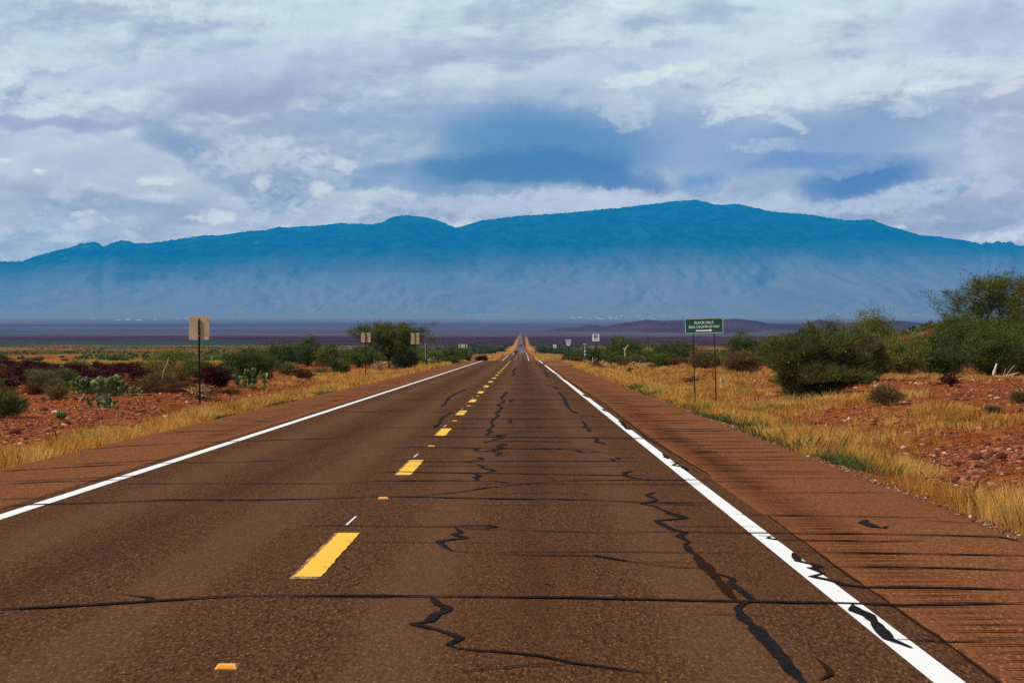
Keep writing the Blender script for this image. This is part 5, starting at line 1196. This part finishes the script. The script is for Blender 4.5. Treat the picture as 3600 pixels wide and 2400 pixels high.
for a_ in [(3522, 34.2, .10, 'dark red boulder at the lower right near the picture edge', 'rockd', 2), (3437, 34.6, .11, 'dark red broken rock left of the dark boulder at the lower right', 'rockd', 3),
           (2848, 51, .13, 'dark red rock in the gold grass, leftmost of the row right of the sign', 'rockd', 4), (2880, 51.3, .12, 'dark red rock, middle one of the row right of the sign', 'rockd', 5), (2906, 51.6, .10, 'dark red rock, right one of the row right of the sign', 'rockd', 6),
           (2725, 50.5, .10, 'dark rock just right of the green sign posts', 'rockd', 7), (3225, 45.4, .16, 'brown flat boulder in the gold grass patch at right', 'stone', 8),
           (3178, 40.3, .08, 'white stone left of the brown flat boulder', 'pale', 9), (3376, 44.6, .05, 'small white stone above the right gold grass patch', 'pale', 10),
           (3228, 68, .19, 'tan rounded rock on the stony ground beside the low grey shrub', 'stone', 11),
           (190, 58, .11, 'pale rock in front of the small grey shrub at far left', 'pale', 12), (655, 71, .05, 'white stone left of the nearest sign post', 'pale', 13),
           (150, 60, .12, 'dark red flat rock left of the pale rock at far left', 'rockd', 14), (228, 51.5, .11, 'dark red rock right below the barrel cactus', 'rockd', 15), (50, 44.6, .13, 'dark red flat rock low at the left edge', 'rockd', 16),
           (2304, 108, .16, 'dark red upright rock in the gold grass left of the green sign', 'rockd', 17, None, 1.3)]:
    if a_[4] == 'pale' and 'palestone' not in M: M['palestone'] = stone_mat('pale_stone', (.45, .33, .25), (.68, .56, .46), (.8, .7, .6))
    boulder(*a_[:4], 'palestone' if a_[4] == 'pale' else a_[4], *a_[5:])

# ------------------------------------------------------------------ grass
def tufts(name, x, d, hgt, nb, mtl, seed, wd=None, spread=.09, lean=.28, kind='stuff'):
    r = np.random.default_rng(seed); n_ = len(x); z = H(x, d)
    P = np.repeat(np.stack([x, d, z - .01], -1), nb, 0); hh = np.repeat(hgt * np.clip(1 + .75 * fbm(x / .9, d / 1.5, seed + 3, 3), .45, 1.5), nb) * (.55 + .55 * r.random(n_ * nb)); dd_ = np.repeat(d, nb)
    an = r.random(n_ * nb) * 6.283; ra = np.abs(r.standard_normal(n_ * nb)) * spread
    P[:, 0] += np.cos(an) * ra; P[:, 1] += np.sin(an) * ra
    dr = np.stack([np.cos(an) * lean, np.sin(an) * lean, np.ones(n_ * nb)], -1) + r.standard_normal((n_ * nb, 3)) * .13; dr /= np.linalg.norm(dr, axis=1, keepdims=True)
    W = np.maximum(.0045, dd_ * .00020) if wd is None else np.maximum(wd, dd_ * .0003)
    s_ = np.stack([-dr[:, 1], dr[:, 0], np.zeros(len(P))], -1) + r.standard_normal((len(P), 3)) * .8; s_ /= np.linalg.norm(s_, axis=1, keepdims=True)
    L = hh[:, None]; W = W[:, None]
    mid = P + dr * L * .6; tip = P + dr * L + np.stack([np.cos(an), np.sin(an), -.4 * np.ones(len(P))], -1) * L * .16 * r.random((len(P), 1))
    Vv = np.stack([P - s_ * W * .5, P + s_ * W * .5, mid + s_ * W * .38, tip, mid - s_ * W * .38], 1).reshape(-1, 3)
    tn = np.repeat(np.clip(np.repeat(r.random(n_), nb) * .5 + r.random(n_ * nb) * .5, 0, 1), 5)
    o = mesh(name, Vv, np.arange(len(P) * 5).reshape(-1, 5), mtl, tint=tn)
    return tag(o, kind=kind)
# gold strips along both sides of the pavement
def verge(n_, d0, d1, side, w0, w1, hh, seed, dens_thr=-.38, pw=1.5):
    r = np.random.default_rng(seed); d = d0 + (d1 - d0) * r.random(n_) ** pw; t = r.random(n_)
    wid = w1(d) if callable(w1) else w1
    o_ = w0 + (wid - w0) * t
    edge = .35 * fbm(d / 3.2, d * 0, seed + 5, 3); o_ = o_ + edge
    x = (PL - o_) if side < 0 else (PR + o_)
    x = x + xc(d)
    ok = fbm(x / 1.6, d / 2.4, seed + 9, 3) > dens_thr + .35 * r.random(n_)
    mid = 1 - np.abs((o_ - w0) / (wid - w0) * 2 - .9) * .45
    h_ = hh * np.clip(mid, .45, 1) * (.75 + .35 * r.random(n_))
    return x[ok], d[ok], h_[ok]
x, d, h_ = verge(15000, 22, 275, -1, .45, lambda d: 1.75 + d / 190., .48, 71, -.28); tufts('verge_grass', x, d, h_, 17, M['grass'], 71)
x, d, h_ = verge(16500, 16, 275, 1, .40, lambda d: 1.9 + d / 190., .50, 72, -.22); tufts('verge_grass', x, d, h_, 17, M['grass'], 72)
x, d, h_ = verge(5000, 275, 1500, -1, .9, lambda d: 4.5 + d / 160., .55, 73, -.9, 1.2); tufts('verge_grass', x, d, h_, 6, M['grass'], 73, spread=.3)
x, d, h_ = verge(5000, 275, 1500, 1, .9, lambda d: 4.5 + d / 160., .55, 74, -.9, 1.2); tufts('verge_grass', x, d, h_, 6, M['grass'], 74, spread=.3)
# patches of gold grass on the stony ground to the right
def patches(cs, n_, seed, hh, mtl, name='grass_patches', nb=8):
    r = np.random.default_rng(seed); xs_, ds_, hs_ = [], [], []
    for (px, d, sx, sd_, wgt) in cs:
        k = int(n_ * wgt); dd_ = d + r.standard_normal(k) * sd_; xx_ = X(px, d) + r.standard_normal(k) * sx; xs_.append(xx_); ds_.append(dd_); hs_.append(hh * (.6 + .6 * r.random(k)))
    x, d, h_ = map(np.concatenate, (xs_, ds_, hs_)); ok = (x > PR + .4) | (x < PL - .4); ok &= fbm(x / 1.1, d / 1.8, seed, 3) > -.2
    tufts(name, x[ok], d[ok], h_[ok], nb, mtl, seed)
patches([(2640, 64, 1.1, 3, .9), (2760, 64, .8, 1.5, .5), (2560, 84, 1.2, 4, .6), (2400, 100, 1.4, 6, .6), (3300, 47.5, .62, 2.4, .9), (2960, 65, 1.2, 1.6, .7), (3020, 43.5, .5, 2, .25),
         (2300, 118, 1.6, 8, .6), (2450, 140, 2.6, 7, .35), (2200, 150, 2.2, 12, .6), (2150, 205, 4.0, 14, .9), (3050, 106, 4, 3, .4), (3400, 100, 3, 3, .35), (2750, 98, 1.6, 4, .25), (2330, 215, 5, 12, .5), (2480, 160, 3, 6, .35)], 1300, 81, .26, M['grass'], nb=12)
patches([(1220, 125, 1.2, 6, 1), (1100, 118, .7, 7, .35), (1350, 150, 1.1, 9, .8)], 900, 82, .26, M['grass'], nb=12)
# green weeds at the foot of the verge
r = np.random.default_rng(83); n_ = 420; d = np.concatenate([30 + 70 * r.random(n_), 34 + 50 * r.random(n_)]); sg = np.arange(2 * n_) < n_
clump = fbm(d / 4, sg * 9.0, 12, 2) > -.05; x = np.where(sg, PR + .35 + .9 * r.random(2 * n_), PL - .25 - .45 * r.random(2 * n_))
x, d, sg = x[clump], d[clump], sg[clump]; tufts('green_weeds', x, d, np.where(sg, .30, .17) * (.6 + .6 * r.random(len(x))), 26, M['grassg'], 83, .016, .13, .75)
r = np.random.default_rng(84); n_ = 700; d = 18 + 60 * r.random(n_) ** 1.3; x = PR + .8 + 1.6 * r.random(n_); ok = fbm(x / 1.2, d / 2, 8, 2) > .1
tufts('green_weeds', x[ok], d[ok], .34 * (.6 + .6 * r.random(ok.sum())), 10, M['grassg'], 84, .005, .12, .35)
r = np.random.default_rng(86); n_ = 620; d = 32 + 40 * r.random(n_); x = PR + .55 + 1.0 * r.random(n_) + (d > 45) * .25; ok = fbm(x / .9, d / 2.5, 18, 2) > -.1
tufts('green_weeds', x[ok], d[ok], .22 * (.5 + .7 * r.random(ok.sum())), 26, M['grassg'], 86, .012, .15, .9)
# dry litter of low straw over the stony ground
r = np.random.default_rng(85); n_ = 5200; d = 30 + 110 * r.random(n_) ** 1.2; t = r.random(n_); x = np.where(r.random(n_) < .5, 6.5 + t * (.26 * d - 4), -9 - t * (.26 * d - 6)); ok = (np.abs(x) > 6.4) & (fbm(x / 3, d / 4, 44, 3) > .05)
tufts('low_straw', x[ok], d[ok], .10 + .10 * r.random(ok.sum()), 7, M['brown'], 85, .008, .14, .9)

# ------------------------------------------------------------------ repeated scrub, copied plant by plant
def copy_plant(root, x, y, s, rz, label, group, cat='shrub', name=None, sink=.05, z=None):
    c = root.copy(); C.objects.link(c); c.location = (x, y, (hz(x, y) if z is None else z) - sink); c.scale = (s[0], s[0], s[1]); c.rotation_euler = (0, 0, rz); c['label'] = label; c['group'] = group; c['category'] = cat
    if name: c.name = name
    for ch in root.children: k = ch.copy(); C.objects.link(k); k.parent = c
    return c
R = random.Random(5)
def lreg(px, d):
    return ('near the left picture edge' if px < 250 else 'in line with the big prickly pear' if px < 460 else 'between the prickly pear and the first sign' if px < 660 else 'right of the nearest sign') + (', front part' if d < 112 else ', rear part')
def rreg(d): return 'nearest stretch' if d < 480 else 'second stretch' if d < 800 else 'third stretch' if d < 1250 else 'farthest stretch'
def preg(px, d): return ('left third' if px < 600 or 2020 <= px < 2400 else 'middle third' if px < 1150 or 2400 <= px < 2850 else 'right third') + (', closer' if d < 450 else ', farther')
GM = 'dark red dead scrub on the left plain'
LM = 'low dark red dead bush among the dead scrub left of the first sign'
pm = [P_('dead_shrub', LM, 'shrub', 'dead', 60 + 70 * i, 112 + 6 * i, 1.3, .85, (M['mar'], M['bark3']), GM, seed=100 + i, dens=1.15) for i in range(3)]
for i in range(72):
    d = 84 + 85 * R.random() ** .8; px = -60 + 560 * R.random()
    copy_plant(R.choice(pm), X(px, d), d, (R.uniform(.6, 1.25), R.uniform(.6, 1.2)), R.uniform(0, 6.28), 'low dark red dead bush ' + lreg(px, d), GM)
GB = 'brown dry scrub on the left plain'; LB = 'low brown dry bush among the dead scrub left of the first sign'
pb = [P_('dry_shrub', LB, 'shrub', 'twiggy', 230 + 120 * i, 92 + 8 * i, 1.2, .6, (M['brown'], M['bark2']), GB, seed=110 + i, dens=1.0) for i in range(2)]
for i in range(55):
    d = 72 + 70 * R.random(); px = -60 + 900 * R.random()
    if 250 < px < 440 and d < 84: continue
    copy_plant(R.choice(pb), X(px, d), d, (R.uniform(.5, 1.2), R.uniform(.5, 1.1)), R.uniform(0, 6.28), 'low brown dry bush ' + lreg(px, d), GB)
LS = 'small grey green bush standing among the dead scrub on the left plain'
ps_ = C.objects['sagebrush']
for i in range(30):
    d = 80 + 100 * R.random(); px = -60 + 1000 * R.random(); k_ = R.uniform(.6, 1.3)
    if 250 < px < 440 and d < 90: continue
    copy_plant(ps_, X(px, d), d, (k_ * R.uniform(.7, 1.1), k_), R.uniform(0, 6.28), 'small grey green bush ' + lreg(px, d), 'grey green bushes among the dead scrub')
GL = 'green scrub lining the far road'
protos = [P_('scrub_bush', 'rounded green bush lining the left side of the far road', 'shrub', 'leafy', 1640, 420 + 30 * i, 4.2, 2.3, (M['far'], M['bark']), GL, seed=120 + i, dens=.33, at=(-22 - 3 * i, 420 + 30 * i)) for i in range(3)]
for side in (-1, 1):
    lab = 'rounded green bush lining the %s side of the far road' % ('left' if side < 0 else 'right')
    for i in range(50):
        d = 300 + 1500 * R.random() ** 1.35; t = R.random() ** 1.5
        x = xc(d) + side * (11.5 + d * .006 + t * (26 + d * .035)) - 1.5
        if side > 0 and d < 420 and x < 9: continue
        s = R.uniform(.55, 1.0) * (1 + d / 2600)
        copy_plant(R.choice(protos), float(x), d, (s, s * R.uniform(.8, 1.0)), R.uniform(0, 6.28), lab + ', ' + rreg(d), GL)
for side in (-1, 1):
    lab = 'small green bush in the row converging far off, %s side' % ('left' if side < 0 else 'right')
    for i in range(32):
        d = 900 + 1900 * R.random(); x = xc(d) + side * (10 + d * .002 + R.random() ** 1.5 * (8 + d * .02)) - 1.5
        s = R.uniform(.9, 1.7); copy_plant(R.choice(protos), float(x), d, (s * 1.2, s), R.uniform(0, 6.28), lab + (', nearer half' if d < 1850 else ', farther half'), GL)
GP = 'scattered bushes on the plains'
def plain(n_, pxa, pxb, d0, d1, lab, smin, smax, pr=None):
    for i in range(n_):
        d = d0 + (d1 - d0) * R.random() ** 1.3; px = R.uniform(pxa, pxb); s = R.uniform(smin, smax)
        copy_plant(R.choice(pr or protos), X(px, d), d, (s, s * R.uniform(.55, .8)), R.uniform(0, 6.28), lab + ', ' + preg(px, d), GP)
plain(34, -60, 1600, 240, 900, 'small dark green bush on the orange plain at left', .35, .8)
plain(30, 2020, 3300, 280, 900, 'small dark green bush on the plain at right', .4, .9)
plain(20, 2120, 2800, 225, 330, 'mid sized green bush behind the right-hand road signs', .5, .85)
plain(18, 900, 1600, 215, 330, 'mid sized green bush behind the left-hand sign backs', .45, .8)
GH = 'dry brown brush behind the right-hand signs'; LH = 'rust brown dry bush in the brush behind the right-hand signs'
for i in range(34):
    d = 165 + 90 * R.random(); px = R.uniform(2080, 2780); s = R.uniform(.8, 1.9)
    copy_plant(R.choice(pb), X(px, d), d, (s, s), R.uniform(0, 6.28), 'rust brown dry bush ' + ('beside the adopt a highway sign' if px < 2250 else 'left of the green sign posts' if px < 2440 else 'around the green sign posts') + (', closer' if d < 210 else ', farther'), GH)
# the uncountable creosote cover beyond
r = np.random.default_rng(131); n_ = 26000; d = 500 + 2500 * r.random(n_) ** 1.25; x = (r.random(n_) - .5) * d * .62; ok = np.abs(x + 1.5) > 12 + d * .01; ok &= fbm(x / 60, d / 140, 51, 3) > -.1
x, d = x[ok], d[ok]; n_ = len(x); P = np.stack([x, d, H(x, d)], -1); K = 5
Pr = np.repeat(P, K, 0) + r.standard_normal((n_ * K, 3)) * np.array([.8, .8, .25]) + [0, 0, .6]
V1, F1 = leaf_faces(Pr, 1.1, .8, r, .2)
tag(mesh('scrub_cover', V1, F1, M['far'], tint=tint_of(len(Pr), 4, r)), kind='stuff')

# ------------------------------------------------------------------ far town
tm = mat('town_wall', (.82, .80, .78), .7); tr_ = mat('town_roof', (.80, .78, .76), .6)
R2 = random.Random(9); LT = 'tiny white building of the town at the foot of the mountains'
bp_ = None
spots = [(1640 + 180 * R2.random(), 1098 + 7 * R2.random()) for _ in range(26)] + [(1240 + 90 * R2.random(), 1103 + 4 * R2.random()) for _ in range(7)] + [(2000 + 420 * R2.random(), 1106 + 16 * R2.random()) for _ in range(34)] + [(2850 + 420 * R2.random(), 1089 + 14 * R2.random()) for _ in range(20)] + [(300 + 500 * R2.random(), 1112 + 18 * R2.random()) for _ in range(10)]
for px, py in spots:
    # find the distance whose terrain height shows at this row
    ds_ = np.linspace(9000, 26400, 500); zz_ = np.interp(ds_, bx_, bz_); pr_ = HY + (CH - zz_) / ds_ * F; d = float(np.interp(-py, -pr_, ds_))
    if bp_ is None:
        mb = MB(); a_, c_, h_ = 17, 12, 7
        mb.add([(-a_, -c_, -3), (a_, -c_, -3), (a_, c_, -3), (-a_, c_, -3), (-a_, -c_, h_), (a_, -c_, h_), (a_, c_, h_), (-a_, c_, h_)], [[0, 1, 5, 4], [1, 2, 6, 5], [2, 3, 7, 6], [3, 0, 4, 7], [0, 3, 2, 1]], 0)
        mb.add([(-a_ - .5, -c_ - .5, h_), (a_ + .5, -c_ - .5, h_), (a_ + .5, c_ + .5, h_), (-a_ - .5, c_ + .5, h_), (-a_ - .5, 0, h_ + 4), (a_ + .5, 0, h_ + 4)], [[0, 1, 5, 4], [2, 3, 4, 5], [0, 4, 3], [1, 2, 5]], 1)
        bp_ = mb.build('building', [tm, tr_]); o = bp_
    else: o = bp_.copy(); C.objects.link(o)
    x_ = X(px, d); s = R2.uniform(.3, .85); o.location = (x_, d, float(np.interp(d, bx_, bz_)) + 1); o.scale = (s * R2.uniform(.8, 1.9), s, s * R2.uniform(.7, 1.1)); o.rotation_euler = (0, 0, R2.uniform(-.3, .3)); tag(o, 'tiny white building of the far town ' + ('left of the mesquite tree' if px < 1000 else 'above the mesquite tree' if px < 1500 else 'above the end of the road' if px < 1900 else 'above the dark hills' if px < 2500 else 'right of the green sign') + (', upper row' if py < (1095 if px > 2500 else 1103) else ', lower row'), 'building', 'white buildings of the far town')

# ------------------------------------------------------------------ haze
hm = bpy.data.materials.new('haze_air'); hm.use_nodes = True; t = hm.node_tree; t.nodes.clear()
pv = t.nodes.new('ShaderNodeVolumePrincipled'); ho = t.nodes.new('ShaderNodeOutputMaterial'); t.links.new(pv.outputs[0], ho.inputs['Volume'])
pv.inputs['Color'].default_value = (.012, .43, 1.0, 1); pv.inputs['Density'].default_value = HZ_D; pv.inputs['Anisotropy'].default_value = 0.0
mb = MB(); mb.add([(-22000, -3000, -480), (22000, -3000, -480), (22000, 41500, -480), (-22000, 41500, -480), (-22000, -3000, HZ_TOP), (22000, -3000, HZ_TOP), (22000, 41500, HZ_TOP), (-22000, 41500, HZ_TOP)],
                 [[3, 2, 1, 0], [4, 5, 6, 7], [0, 1, 5, 4], [1, 2, 6, 5], [2, 3, 7, 6], [3, 0, 4, 7]])
hz_o = mb.build('haze', hm); hz_o['kind'] = 'stuff'
